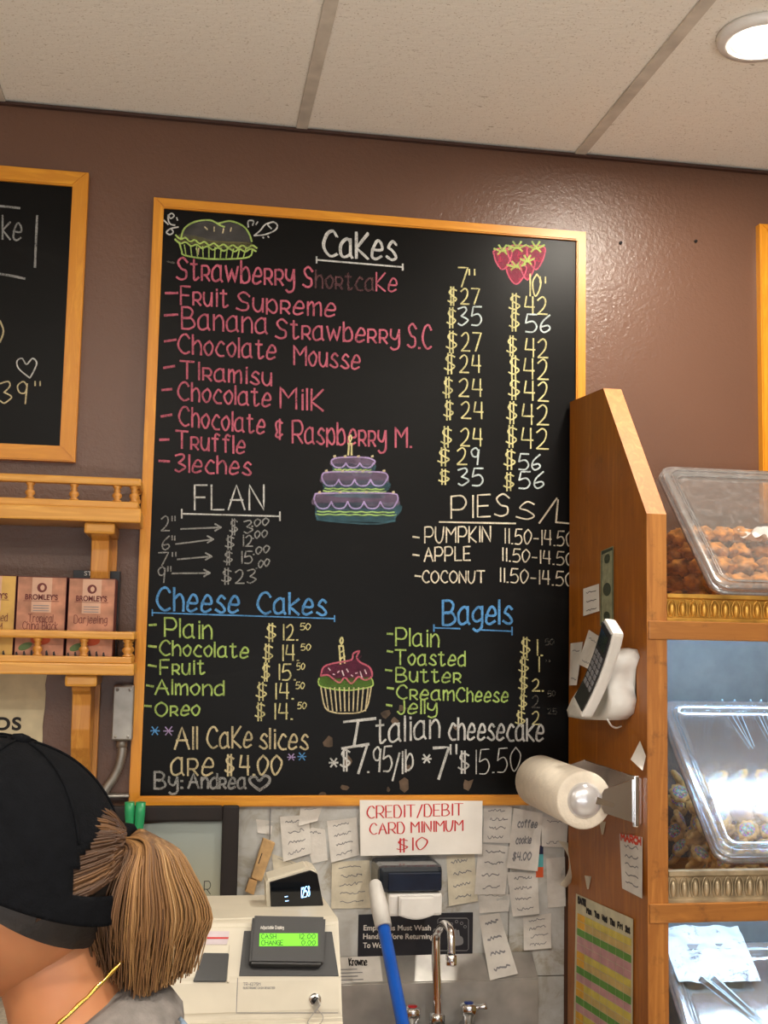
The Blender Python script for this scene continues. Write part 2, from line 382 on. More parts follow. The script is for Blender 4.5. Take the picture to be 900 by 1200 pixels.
# downlights
lens = N('lit_lens'); lens.b.inputs['Emission Color'].default_value = (1, .9, .74, 1); lens.b.inputs['Emission Strength'].default_value = 7
for i, (x, y) in enumerate(DL):
    t = thing('ceiling_downlight', 'round white recessed downlight glowing warm in the ceiling' if i == 0 else 'round recessed downlight out of the picture, '+['', 'nearest the left blackboard', 'behind the camera to the right', 'behind the camera in the middle', 'farthest back on the left'][i], 'lamp', (x, y, CEIL-.012), 'round ceiling downlights')
    bm = BM(); n = 40
    pr = [(.078, .004), (.074, -.003), (.058, -.004), (.052, .001), (.052, .012), (.078, .012)]
    rings = [[bm.verts.new((x+r*cos(2*pi*k/n), y+r*sin(2*pi*k/n), CEIL-.004+h-.006)) for k in range(n)] for r, h in pr]
    for a, b in zip(rings, rings[1:]+rings[:1]):
        for k in range(n): f = bm.faces.new((a[k], a[(k+1) % n], b[(k+1) % n], b[k])); f.smooth = True
    finish('trim_ring', bm, 'white_plastic', t)
    bm = BM(); bmesh.ops.create_circle(bm, cap_ends=True, radius=.052, segments=40)
    for v in bm.verts: v.co += Vector((x, y, CEIL-.0065))
    for f in bm.faces: f.normal_flip() if f.normal.z > 0 else None
    o = finish('lamp_lens', bm, lens.m, t)

# ================================================================== BLACKBOARDS
def frame_rect(x0, x1, z0, z1, yf, fw_, th, parent, name='frame_rail'):
    """mitred picture frame, four rails"""
    O = [(x0, z0), (x1, z0), (x1, z1), (x0, z1)]; I = [(x0+fw_, z0+fw_), (x1-fw_, z0+fw_), (x1-fw_, z1-fw_), (x0+fw_, z1-fw_)]
    for k in range(4):
        a, b, c, d = O[k], O[(k+1) % 4], I[(k+1) % 4], I[k]
        bm = BM(); ins = .0005
        vs = prism(bm, [(p[0], yf, p[1]) for p in (a, b, c, d)], (0, th, 0))
        bmesh.ops.bevel(bm, geom=[e for e in bm.edges if all(abs(v.co.y-yf) < 1e-6 for v in e.verts)], offset=.0025, segments=2, affect='EDGES')
        finish(name, bm, 'pine_x' if k % 2 == 0 else 'pine_z', parent)
YB = WALL-.022                       # front of the frame; writing surface a little behind
YS = WALL-.014
BX0, BZ0 = -.0966, 1.3003; BH = 1.23; BW = .929
board = thing('blackboard', 'large framed blackboard menu headed Cakes, hung in the middle of the wall', 'blackboard', (BX0+BW/2, WALL-.01, BZ0))
bm = BM(); box(bm, (BX0+.004, YS, BZ0+.004), (BX0+BW-.004, WALL-.001, BZ0+BH-.004)); finish('writing_surface', bm, 'slate', board)
frame_rect(BX0, BX0+BW, BZ0, BZ0+BH, YB, .021, .0215, board)
BF = onplane(YS)
def line(name_items, mat, w, label=None, wob=.25, parent=None, fr=None, nm='chalk_lettering'):
    bm = BM()
    for it in name_items:
        if isinstance(it[0], str): write(bm, *it[:6], it[6] if len(it) > 6 else w, fr or BF, wob)
        else: ribbon(bm, crom([tuple(p) for p in it], 4) if len(it) > 2 else [tuple(((1-k/5)*it[0][j]+k/5*it[1][j]) for j in (0, 1)) for k in range(6)], w, fr or BF)
    o = finish(nm, bm, mat, parent or board)
    if label: o['label'] = label
    return o
def dash(x0, y0, x1, y1): return [(x0, y0), (x1, y1)]
def rule(x0, y0, x1, y1, h=9):
    return [[(x0, y0), (x1, y1)], [(x0, y0-h/2), (x0, y0+h/2)], [(x1, y1-h/2), (x1, y1+h/2)]]
P = 'chalk_pink'
line([('CaKes', 379, 300, 464, 305, 28)], 'chalk_white', 3.6, 'white chalk heading Cakes')
line([('CaKes', 380.6, 300.5, 465, 305.5, 27, 1.2)]+rule(371, 304.5, 472, 313, 7), 'chalk_white', 2.0, nm='chalk_underline')
line([dash(196, 306.5, 204, 308)], 'chalk_dim', 2.2, nm='chalk_dash')
line([('St`Rawbe`R`Ry', 207, 327, 345, 335, 24), ('S', 355, 336, 366, 337, 22)], P, 3.0, 'pink chalk lettering Strawberry S')
line([('ho`Rtca', 370, 337, 438, 341, 19)], 'chalk_faint', 2.8, 'half wiped pink lettering hortca')
line([('Ke', 441, 341, 465, 342, 20)], P, 2.4)
line([dash(194, 343.5, 208, 343.3), ('F`Ruit', 212, 356.5, 267, 360, 20), ('Sup`Reme', 277, 363.5, 393, 371.5, 20)], P, 2.8, 'pink chalk lettering Fruit Supreme')
line([dash(193, 369.5, 208, 368.5), ('Banana', 213, 384.6, 313, 391, 23), ('St`Rawbe`R`Ry', 323, 396, 468, 403, 21), ('S.C', 477.5, 407, 505, 409, 26)], P, 2.8, 'pink chalk lettering Banana Strawberry S.C')
line([dash(193, 400, 206, 398), ('Chocolate', 209, 414, 323, 421, 21), ('Mousse', 344.5, 427, 421.5, 433, 21)], P, 2.8, 'pink chalk lettering Chocolate Mousse')
line([dash(192, 431, 204.4, 429), ('TI`Ramisu', 211, 443, 318, 452, 19)], P, 2.8, 'pink chalk lettering Tiramisu')
line([dash(190, 457, 201, 456), ('Chocolate', 208.5, 469, 317, 476.6, 20), ('MilK', 329, 478, 378.6, 481.5, 23)], P, 2.8, 'pink chalk lettering Chocolate Milk')
line([dash(189, 488, 201, 486), ('Chocolate', 210, 498.5, 310, 508.7, 21), ('&', 322, 512, 331, 513, 20), ('Raspbe`R`Ry', 343, 519, 452, 523.5, 24), ('M.', 463.5, 524, 482, 524, 22)], P, 2.8, 'pink chalk lettering Chocolate & Raspberry M.')
line([dash(187.5, 515.4, 197.7, 515), ('T`Ruffle', 206.5, 524.7, 286.7, 532, 19)], P, 2.8, 'pink chalk lettering Truffle')
line([dash(186.6, 540, 198.3, 540.8), ('3leches', 205.6, 552.4, 294, 556.8, 19)], P, 2.8, 'pink chalk lettering 3leches')
c1 = [('7', 537, 335.8, 548, 336, 21), ('"', 550, 337, 556, 337, 20)]
for s, dx0, dx1, nx0, nx1, b, cp in [('27', 525, 535, 540, 562, 356, 17), ('27', 523, 535, 541, 564, 411, 20), ('24', 521, 533, 539, 563, 436, 19), ('24', 519, 530, 538, 565, 464, 19),
        ('24', 520, 531, 541, 566, 490, 18), ('24', 517, 529, 540, 565, 522, 19)]:
    c1 += [('$', dx0, b, dx1, b, cp*1.08), (s, nx0, b, nx1, b+.8, cp)]
c1 += [('$', 524, 382, 534, 382, 20), ('$', 513, 544, 526, 544, 18), ('2', 536, 544, 547, 544, 18), ('$', 514, 566, 526, 566, 15)]
line(c1, 'chalk_cream', 2.1, 'yellow chalk price column under 7 inch')
line([('35', 537, 381, 564, 381, 20), ('9', 551, 544, 561, 544.5, 18), ('35', 537, 569, 566, 569, 19)], 'chalk_icewhite', 2.2, 'cool white corrected prices 35, 9 and 35')
c2 = [('10', 620, 347, 634, 347, 24), ('"', 633, 348, 639, 348, 22)]
for s, dx0, dx1, nx0, nx1, b, cp in [('42', 596.5, 609, 615, 641, 367.5, 19), ('42', 594, 605, 615.5, 642, 418, 20), ('42', 596, 608, 614, 642.5, 443.7, 22), ('42', 596, 608.6, 614.5, 642.5, 469, 21),
        ('42', 594, 605.6, 612, 643, 497, 22), ('42', 593, 605, 611, 642.5, 525, 22)]:
    c2 += [('$', dx0, b-3, dx1, b-3, cp), (s, nx0, b, nx1, b+1, cp)]
c2 += [('$', 597, 386, 608, 386, 20), ('$', 590.5, 548, 603.5, 548, 20), ('$', 590.5, 573, 602, 573, 18)]
line(c2, 'chalk_cream', 2.1, 'yellow chalk price column under 10 inch')
line([('56', 616, 388.5, 644.6, 389.5, 19), ('56', 608, 550, 633, 551, 17), ('56', 608.5, 572, 637, 572, 18)], 'chalk_icewhite', 2.2, 'cool white corrected prices 56')
# flan
line([('FLAN', 228, 597.5, 309, 597.5, 27, 2.4)]+rule(213, 602, 328, 605, 10), 'chalk_white', 1.9, 'white chalk heading FLAN')
fl = [('2"', 189, 622, 205, 622, 16), ('6"', 190, 644, 205, 644, 15), ('7"', 186, 663, 206, 662, 14), ('9"', 184, 683, 200, 682, 17)]
for x0, y0, x1, y1 in [(212, 620, 259, 618), (206, 637.6, 250, 632), (208, 655.5, 248, 652), (201.6, 672, 246, 671.5)]:
    fl += [[(x0, y0), (x1, y1)], [(x1-7, y1-4), (x1, y1)], [(x1-7, y1+4), (x1, y1)]]
fl += [('$', 269, 625, 278, 625, 16), ('3', 286, 625, 296, 625, 14), ('.00', 295, 617, 315, 615.5, 8), ('$', 264, 642.5, 274, 642.5, 14), ('12', 284, 640, 296, 640, 12), ('.00', 296, 631, 313, 629.5, 8),
       ('$', 262.5, 660.7, 272, 660.7, 14), ('15', 282, 660, 295.5, 660, 13), ('.00', 297, 650, 315.5, 647, 8), ('$', 260, 683, 271, 683, 16), ('23', 276, 683.5, 300, 683.5, 15), ('.00', 300, 666, 316, 663, 8)]
line(fl, 'chalk_grey', 1.9, 'smudged grey chalk flan sizes and prices')
# cheese cakes
line([('Cheese', 184, 715, 280, 718.5, 25), ('Cakes', 302, 718.5, 382, 721, 23)], 'chalk_blue', 3.4, 'blue chalk heading Cheese Cakes')
line(rule(178.5, 718, 392, 725, 7), 'chalk_blue', 1.6, nm='chalk_underline')
line([dash(175, 732.6, 183, 732), ('Plain', 193, 745.5, 248, 749, 20), dash(174, 757, 183, 758), ('Chocolate', 187, 767.5, 291, 771, 16), dash(174, 779.5, 183, 781), ('F`Ruit', 188, 790.6, 240, 790, 16),
      dash(172, 803, 179.5, 804.5), ('Almond', 182, 813.4, 262, 815, 16), dash(169.6, 827, 177, 827.7), ('O`Reo', 182, 839.4, 234, 838, 15)], 'chalk_green', 2.6, 'green chalk cheese cake flavours')
pr = []
for d0, d1, n0, n1, s0, s1, b, s in [(311.5, 323, 331, 349, 352, 364, 750, '12.'), (308, 319, 330, 350, 353, 364, 774, '14.'), (306.8, 316, 326, 346, 348, 357, 796.5, '15.'), (300, 312, 322, 344, 347, 357, 819, '14.'), (299, 310, 321, 343, 349, 359, 842.5, '14.')]:
    pr += [('$', d0, b, d1, b, 18), (s, n0, b, n1, b, 17), ('50', s0, b-12, s1, b-12, 7, 1.4)]
line(pr, 'chalk_cream', 2.1, 'yellow chalk cheese cake prices')
line([('All', 205, 878, 231, 877.7, 24), ('CaKe', 243, 877, 295, 875.5, 23), ('slices', 304, 877, 361, 878, 22), ('a`Re', 201, 908.5, 250, 908.5, 26), ('$', 264, 907, 274, 907, 21), ('4.00', 281, 908, 330, 908, 21)], 'chalk_sand', 2.8, 'sand coloured chalk line All cake slices are $4.00')
line([('*', 176.5, 862.5, 186.5, 862.5, 14), ('*', 349, 892, 358.5, 892, 13)], 'chalk_blue', 1.6, nm='chalk_star')
line([('*', 192, 863, 203, 863, 15), ('*', 337, 892, 346, 892, 11)], 'chalk_purple', 1.6, nm='chalk_star')
line([('By:', 181, 924, 214, 925, 18), ('And`Rea', 221, 923.5, 288, 924, 16), [(304, 926), (294, 918), (293, 912), (299, 910), (304, 915), (310, 909), (316, 912), (314, 919), (304, 926)]], 'chalk_grey', 3.2, 'thick grey chalk signature By: Andrea with a heart')
# pies
line([('PIES', 529, 607.5, 597, 604, 24)], 'chalk_warm', 2.2, 'white chalk heading PIES')
line([[(515, 611.7), (604, 613.4)], ('s', 605, 609, 626, 608, 26), [(632, 613), (652.5, 584)], [(654, 586), (651.5, 612)], [(651.5, 612), (668, 613.5)],
      dash(484, 629, 491, 630), ('PUMPKIN', 498, 636, 575, 635, 17), ('11.50-14.50', 591, 636.5, 672, 640, 16, 1.8), dash(484, 650, 491, 651), ('APPLE', 497, 658, 551, 656.5, 15), ('11.50-14.50', 588, 657, 672, 662.6, 14, 1.8),
      dash(486.5, 674.7, 493, 675.5), ('COCONUT', 495, 683, 568, 683, 13), ('11.50-14.50', 585, 681.5, 672, 686.8, 15, 1.8)], 'chalk_warm', 2.0, 'warm white chalk pie list and prices')
# bagels
line([('Bagels', 519, 732, 600, 731, 26)], 'chalk_blue', 3.4, 'blue chalk heading Bagels')
line([[(508.5, 735.7), (539, 736.7)], [(559.5, 738), (600, 739.8)], [(508.5, 732), (508.5, 740)], [(600, 735), (600, 744)]], 'chalk_blue', 1.6, nm='chalk_underline')
line([dash(454, 742.6, 460, 743), ('Plain', 464, 756.4, 514, 758, 19), dash(454, 763, 460, 764), ('Toasted', 463, 778.7, 545, 780.5, 16), dash(452, 785, 459, 786), ('Butte`R', 464, 798.7, 540, 800, 15),
      dash(454, 806, 461, 807), ('C`Ream', 465, 819, 532, 821, 15), ('Cheese', 535, 822, 595, 822.5, 15), dash(453, 826, 459, 827), ('Jelly', 464, 837, 512, 835.6, 15)], 'chalk_green', 2.4, 'green chalk bagel list')
line([('$', 610, 768, 621, 768, 20), ('1.', 628, 768, 636, 768, 17), ('$', 608, 789, 619, 789, 18), ('1', 627, 787, 632, 787, 16), ('$', 608, 809.7, 618, 809.7, 17), ('2.', 624, 809.7, 637, 809.7, 13), ('$', 608, 830, 617, 830, 16), ('$', 604, 850, 615, 850, 16), ('2', 624, 849, 632.5, 849, 14)], 'chalk_cream', 2.0, 'yellow chalk bagel prices')
line([('50', 639, 756, 649, 756, 7, 1.2), ('2', 624, 829, 632, 829, 13), ('50', 642, 816, 651, 816, 6, 1.2), ('25', 642, 836.6, 652, 836.6, 6, 1.2), ('"', 640, 780, 644, 780, 6)], 'chalk_dim', 1.8, 'dim wiped cents of the bagel prices')
line([[(403, 846), (440, 842)], [(420, 844), (415, 873)], [(401, 877), (432, 872)], ('talian', 441, 871.5, 515, 864, 27), ('cheesecake', 526, 866.6, 637, 868.5, 24)], 'chalk_white', 3.0, 'white chalk lettering Italian cheesecake')
line([('*', 386, 900, 396, 900, 15), ('$', 399, 901, 410, 901, 23), ('7', 415, 906, 430, 906, 30, 3.4), ('.95', 431, 905, 459, 903, 27), ('/lb', 460, 912, 484, 900, 24), ('*', 495, 895, 505, 895, 14), ('7', 508, 913, 526, 912, 34, 3.8), ('"', 528, 909, 535, 909, 34), ('$', 537, 904, 549, 904, 22)], 'chalk_white', 2.5, 'white chalk prices $7.95/lb and 7 inch')
line([('15.50', 556, 907, 610, 903, 26)], 'chalk_white', 1.6)
# pie drawing
def draw(items, nm):
    for mat, w, strokes, fills in items:
        bm = BM()
        for s in fills: blob(bm, s, BF)
        for s in strokes: ribbon(bm, crom(s, 4), w, BF)
        finish(nm, bm, mat, board)
def wavy(x0, y0, x1, y1, n, a, sag=0):
    return [(x0+(x1-x0)*i/n, y0+(y1-y0)*i/n+(a if i % 2 else -a)+sag*(1-(2*i/n-1)**2)) for i in range(n+1)]
draw([('fill_grey', 1, [], [[(212, 280), (216, 268), (228, 260), (246, 259), (258, 260), (272, 261), (286, 268), (294, 283), (270, 285), (240, 282)]]),
      ('fill_olive', 1, [], [[(206, 278), (214, 274), (240, 279), (270, 285), (292, 284), (301, 291), (290, 293), (262, 291), (230, 287), (208, 283)]]),
      ('chalk_green', 2.0, [[(210, 284), (213, 294), (216, 299), (240, 303), (270, 303.5), (292, 301), (296, 292)], [(212, 280), (216, 268), (228, 260), (246, 258), (258, 264), (263, 266)], [(256, 262), (270, 259), (285, 265), (292, 274), (295, 283)],
        wavy(206, 277, 301, 289, 17, 1.6, 4), wavy(205, 282, 300, 293, 15, 1.6, 4)], []),
      ('chalk_sand', 1.6, [[(240, 266), (243, 269)], [(251, 266), (251, 271)], [(262, 268), (261, 273)], [(271, 267), (270, 271)], [(230, 291), (232, 298)], [(233, 291), (232, 298)]], []),
      ('chalk_green', 1.5, [[(216+i*7.2, 287+min(i, 8)*.6), (218+i*6.7, 300+min(i, 6)*.4)] for i in range(11)], []),
      ('chalk_white', 1.7, [[(197, 252), (200, 256), (204, 253), (201, 250), (197, 254), (199, 262), (205, 264)], [(196, 271), (200, 268), (203, 272), (199, 275), (195, 272), (200, 268), (209, 266)], [(192, 258), (197, 263)], [(207, 255), (208, 258)],
        [(291, 266), (291, 259), (297, 259), (296, 264)], [(298, 276), (310, 275), (322, 270), (325, 264), (320, 260), (314, 263), (318, 268)], [(298, 276), (305, 270), (311, 263), (320, 260)], [(300, 263), (302, 260)], [(308, 278), (309, 279)], [(314, 277), (315, 278)]], [])], 'pie_drawing')
# strawberries
sb = []
for cx, cy, w_, h_ in [(589, 302, 11, 14), (606, 299, 12, 15), (628, 300, 11, 16), (605, 320, 12, 13), (618, 314, 9, 14)]:
    o_ = [(cx-w_, cy-h_*.5), (cx-w_*.5, cy-h_*.75), (cx+w_*.5, cy-h_*.75), (cx+w_, cy-h_*.5), (cx+w_*.7, cy+h_*.35), (cx, cy+h_), (cx-w_*.7, cy+h_*.35)]
    sb.append(('fill_pink', 1, [], [o_])); sb.append(('chalk_pink', 1.8, [o_+[o_[0]]], []))
    sb.append(('chalk_green', 2.2, [[(cx-w_*.9, cy-h_*.75), (cx, cy-h_*.55), (cx+w_*.9, cy-h_*.8)], [(cx-w_*.4, cy-h_*1.05), (cx, cy-h_*.6)], [(cx+w_*.4, cy-h_*1.05), (cx, cy-h_*.6)], [(cx-w_*.5, cy-h_*.3), (cx, cy-h_*.6), (cx+w_*.5, cy-h_*.3)]], []))
    sb.append(('chalk_dim', 1.3, [[(cx+a*w_, cy+b*h_), (cx+a*w_+.7, cy+b*h_+1.6)] for a, b in [(-.5, -.1), (0, -.15), (.45, -.1), (-.25, .2), (.25, .2), (0, .5)]], []))
draw(sb, 'strawberry_drawing')
# three-tier cake drawing
ck = []
for k, (x0, x1, yt, yb) in enumerate([(389, 438, 536, 558), (378, 453, 553, 583), (369, 465, 578, 611)]):
    sl = (yb-yt)
    base = [(x0, yt+sl*.35), (x0+2, yb-4), (x0+10, yb-1), (x1-8, yb+1), (x1-2, yb-3), (x1, yt+sl*.35)]
    ck.append(('fill_teal', 1, [], [base])); 
    ck.append(('fill_purple', 1, [], [[(x0-2, yt+5), (x0+8, yt), (x1-10, yt), (x1, yt+5), (x1, yt+sl*.45), ((x0+x1)/2, yt+sl*.55), (x0, yt+sl*.45)]]))
    n = 3+k; sc_ = []
    for i in range(n):
        a = x0+(x1-x0)*i/n; b = x0+(x1-x0)*(i+1)/n
        sc_.append([(a, yt+sl*.3), ((a*3+b)/4, yt+sl*.52), ((a+b*3)/4, yt+sl*.52), (b, yt+sl*.3)])
    ck.append(('chalk_purple', 1.8, sc_+[[(x0, yt+sl*.35), (x0, yt+3), (x0+10, yt), (x1-10, yt), (x1+1, yt+4), (x1, yt+sl*.35)]], []))
    ck.append(('chalk_green', 1.6, [wavy(x0+1, yb-sl*.25, x1-1, yb-sl*.22, 12, .5, 0), wavy(x0+3, yb-sl*.35, x1-3, yb-sl*.32, 14, .4, 0)], []))
    ck.append(('chalk_sand', 2.6, [[(x0+(x1-x0)*t, yt-1), (x0+(x1-x0)*t+1.5, yt-1.5)] for t in (.05, .3, .62, .95)], []))
ck.append(('fill_teal', 2, [[(372, 609), (400, 612), (440, 614), (462, 610)], [(370, 600), (372, 609)], [(462, 610), (464, 600)]], []))
ck.append(('chalk_cream', 2.2, [[(408, 533), (409, 520)], [(412, 533), (412, 520)], [(408, 520), (412, 520)]], [])); ck.append(('chalk_cream', 1.6, [[(410, 518), (409, 513), (411, 510), (412, 514), (410, 518)]], []))
draw(ck, 'cake_drawing')
# cupcake drawing
cu = [('fill_green', 1, [], [[(373, 795), (380, 792), (405, 797), (430, 793), (437, 797), (434, 806), (405, 809), (377, 805)]]),
      ('fill_plum', 1, [], [[(376, 792), (379, 782), (388, 778), (398, 776), (412, 775), (424, 768), (420, 776), (433, 782), (436, 792), (428, 797), (420, 793), (410, 801), (400, 794), (390, 798), (384, 791)]]),
      ('chalk_pink', 2.0, [[(376, 792), (379, 782), (388, 778), (398, 776), (412, 773), (414, 766), (421, 763), (418, 770), (422, 776), (433, 782), (436, 792), (428, 797), (420, 793), (412, 801), (404, 794), (398, 800), (390, 795), (384, 791), (376, 792)]], []),
      ('chalk_white', 1.4, [[(385+i*5.3, 783+(i*7) % 9), (387+i*5.3, 785.5+(i*5) % 9)] for i in range(9)], []),
      ('chalk_green', 1.6, [[(374, 795), (373, 800), (378, 805), (405, 809), (434, 805), (437, 799), (435, 795)]], []),
      ('chalk_sand', 1.7, [[(376, 805), (381, 829), (392, 835), (405, 836), (420, 835), (430, 829), (435, 805)]]+[[(381+i*5.6, 806), (385+i*4.8, 833)] for i in range(10)], []),
      ('chalk_cream', 2.0, [[(399, 778), (397.5, 757)], [(404, 777), (402, 757)], [(397.5, 757), (402, 757)], [(399, 772), (404, 769)], [(398, 765), (403, 762)], [(400, 755), (398.5, 751), (400.5, 747), (402, 751), (400, 755)]], [])]
draw(cu, 'cupcake_drawing')
# brown patches where tape has peeled the slate, low on the board
for cx, cy, s in [(408, 892, 7), (452, 836, 6), (462, 845, 5), (471, 830, 5), (474, 920, 8), (549, 919, 7), (378, 931, 5), (404, 923, 5), (536, 852, 5), (385, 870, 7), (478, 899, 4), (455, 925, 3)]:
    bm = BM(); P_ = [(cx+s*random.uniform(.5, 1.2)*cos(a*pi/4), cy+s*random.uniform(.5, 1.2)*sin(a*pi/4)) for a in range(8)]
    vs = [bm.verts.new(BF(x, y, .0002)) for x, y in P_]; bm.faces.new(vs); finish('peeled_patch', bm, 'peel', board)

# left blackboard (only its right part is in view)
L0 = W(106, 202, YB); L1 = W(82, 541, YB); lx1 = (L0.x+L1.x)/2+.003; lz1 = L0.z; lz0 = L1.z
lx0 = lx1-1.0
lb = thing('blackboard', 'framed blackboard cut off by the left edge, hung above the spindle shelf', 'blackboard', ((lx0+lx1)/2, WALL-.01, lz0))
ang = radians(-1.1); rotm = Matrix.Rotation(ang, 3, 'Y')
pre = set(bpy.data.objects)
bm = BM(); box(bm, (lx0+.004, YS, lz0+.004), (lx1-.004, WALL-.001, lz1-.004)); finish('writing_surface', bm, 'slate', lb)
frame_rect(lx0, lx1, lz0, lz1, YB, .031, .0215, lb)
line([('ca', -45, 276, -4, 280, 30), ('ke', 3, 280, 25, 282, 26), [(-60, 238), (0, 241.5), (23, 244)], [(43.5, 253), (42, 285), (41, 313)], [(-60, 314), (0, 321), (29, 326.5)]], 'chalk_grey', 2.6, 'grey chalk box with the end of the word cake', parent=lb)
line([[(0, 376), (4, 388), (0, 401)]], 'chalk_sand', 2, parent=lb)
line([[(35, 443), (22, 432), (20, 423), (26, 420), (31, 427), (38, 420), (43, 425), (40, 434), (35, 443)]], 'chalk_white', 1.6, parent=lb, nm='chalk_heart')
line([('639', -16, 472, 32, 473, 24), ('"', 41, 463, 47, 463, 15)], 'chalk_sand', 2.0, 'chalk figures 39 inch', parent=lb)
# right blackboard: only the left rail of its frame is inside the picture
R0 = W(896, 262, YB); R1 = W(895, 560, YB)
rb = thing('blackboard', 'blackboard whose thin pine frame edge shows at the right border above the clear bin', 'blackboard', (R1.x+.4, WALL-.01, R1.z-.1))
bm = BM(); box(bm, (R1.x+.004, YS, R1.z-.096), (R1.x+.796, WALL-.001, R0.z-.004)); finish('writing_surface', bm, 'slate', rb)
frame_rect(R1.x, R1.x+.8, R1.z-.1, R0.z, YB, .021, .0215, rb)

# ================================================================== WALL SHELVES (left)
YSH = WALL-.155                       # front of the shelf boards
def spindle_prof(h):
    return [(.0035, 0), (.0085, .0), (.0085, h*.08), (.005, h*.14), (.0095, h*.34), (.0085, h*.48), (.0045, h*.6), (.0075, h*.68), (.0045, h*.76), (.0085, h*.9), (.0085, h), (.0035, h)]
def make_shelf(label, right_px, ytop_r, yrailb, yspb, ybase, ybot, spindles, ref):
    A = W(right_px, ybot, YSH); xr = A.x; xl = -1.25
    z0 = W(ref, ybot, YSH).z; z1 = W(ref, ybase, YSH).z; z2 = W(ref, yspb, YSH).z; z3 = W(ref, yrailb, YSH).z; z4 = W(ref, ytop_r, YSH).z
    t = thing('spindle_shelf', label, 'shelf', ((xl+xr)/2, WALL-.08, z0), 'pine spindle rail shelves')
    bm = BM(); box(bm, (xl, YSH, z0), (xr, WALL-.002, z1), .003); finish('shelf_board', bm, 'shelf_x', t)
    bm = BM(); box(bm, (xl, YSH+.006, z1), (xr-.006, YSH+.026, z2), .002); finish('lower_rail', bm, 'shelf_x', t)
    bm = BM(); box(bm, (xr-.024, YSH+.026, z1), (xr-.006, WALL-.002, z2), .002); finish('lower_rail', bm, 'shelf_x', t)
    bm = BM(); box(bm, (xl, YSH+.004, z3), (xr-.002, YSH+.026, z4), .004); finish('top_rail', bm, 'shelf_x', t)
    bm = BM(); box(bm, (xr-.026, YSH+.026, z3), (xr-.002, WALL-.002, z4), .004); finish('top_rail', bm, 'shelf_x', t)
    bm = BM(); lathe(bm, spindle_prof(z3-z2), (0, 0, 0), seg=14); me = None
    pos = [(W(p, 700, YSH+.015).x, YSH+.015) for p in spindles]
    s = pos[1][0]-pos[0][0]; x = pos[0][0]-s
    while x > xl+.02: pos.append((x, YSH+.015)); x -= s
    pos += [(xr-.015, YSH+.015), (xr-.015, YSH+.06), (xr-.015, YSH+.11)]
    proto = None
    for x, y in pos:
        if proto is None:
            proto = finish('spindle', bm, 'shelf_z', t); b0 = ORG[t.name]; 
            for v in proto.data.vertices: v.co += b0
            o = proto
        else: o = proto.copy(); COL.objects.link(o)
        o.location = Vector((x, y, z2))-ORG[t.name]
    return t, xr, z0, z1, z2, z3, z4
def ref_adj(y, px_at, ref): return y
sh1 = make_shelf('upper pine spindle shelf, empty, just below the left blackboard', 165, 557, 566, 585, 593, 610, [29, 81, 132], 80)
sh2 = make_shelf('lower pine spindle shelf that holds the tea boxes', 157, 739, 748.5, 769, 777, 791, [-9, 47, 101], 80)
def corbel(px0, px1, ztop, drop, label, post_to):
    x0 = W(px0, 620, YSH+.03).x; x1 = W(px1, 620, YSH+.03).x
    t = thing('shelf_bracket', label, 'bracket', ((x0+x1)/2, WALL-.06, ztop-drop), 'scrolled shelf brackets')
    prof = [(WALL-.018, 0), (YSH+.022, 0), (YSH+.020, -.014), (YSH+.028, -.026), (YSH+.044, -.032), (YSH+.050, -.05), (YSH+.052, -.09), (YSH+.062, -.12), (YSH+.085, -.15), (YSH+.10, -.165), (YSH+.115, -drop), (WALL-.018, -drop)]
    k = drop/.19
    pr_ = [(y, ztop+(z*k if z > -drop else z)) for y, z in prof]
    bm = BM(); prism(bm, [(x0, y, z) for y, z in pr_], (x1-x0, 0, 0)); bmesh.ops.bevel(bm, geom=list(bm.edges), offset=.0015, segments=1, affect='EDGES'); finish('scroll_block', bm, 'shelf_z', t)
    bm = BM(); box(bm, (x0-.012, YSH+.012, ztop-.022), (x1+.012, WALL-.002, ztop), .005); finish('cap_block', bm, 'shelf_x', t)
    bm = BM(); box(bm, (x0-.006, WALL-.018, post_to), (x1+.010, WALL-.002, ztop-.022), .002); finish('wall_strip', bm, 'shelf_z', t)
corbel(107, 128, sh1[2], .19, 'scrolled pine bracket under the upper shelf, above the tea boxes', sh2[6]+.02)
corbel(93, 115, sh2[2], .22, 'scrolled pine bracket under the lower shelf, beside the metal junction box', W(100, 925, WALL).z)

# text meshes with the built-in font
def btext(s, size, width=None, offset=0.0):
    cu_ = bpy.data.curves.new('lettering', 'FONT'); cu_.body = s; cu_.size = size; cu_.align_x = 'CENTER'; cu_.align_y = 'CENTER'; cu_.offset = offset; cu_.extrude = 0
    o = bpy.data.objects.new('tmp', cu_); COL.objects.link(o)
    dg = bpy.context.evaluated_depsgraph_get(); me = bpy.data.meshes.new_from_object(o.evaluated_get(dg))
    bpy.data.objects.remove(o)
    if width:
        xs = [v.co.x for v in me.vertices]; k = width/(max(xs)-min(xs)); cxm = (max(xs)+min(xs))/2
        for v in me.vertices: v.co.x = (v.co.x-cxm)*k
    return me
def put_text(s, size, c, parent, mat, width=None, nm='lettering', offset=0.0, rx=None, ry=None, lift=.0006, label=None):
    """text facing the camera side: centre c, local x axis rx, local up axis ry"""
    me = btext(s, size, width, offset); rx = Vector(rx or (1, 0, 0)).normalized(); ry = Vector(ry or (0, 0, 1)).normalized(); nz = rx.cross(ry)
    bm = BM(); bm.from_mesh(me)
    for v in bm.verts: v.co = Vector(c)+rx*v.co.x+ry*v.co.y+nz*lift
    o = finish(nm, bm, mat, parent)
    if label: o['label'] = label
    return o

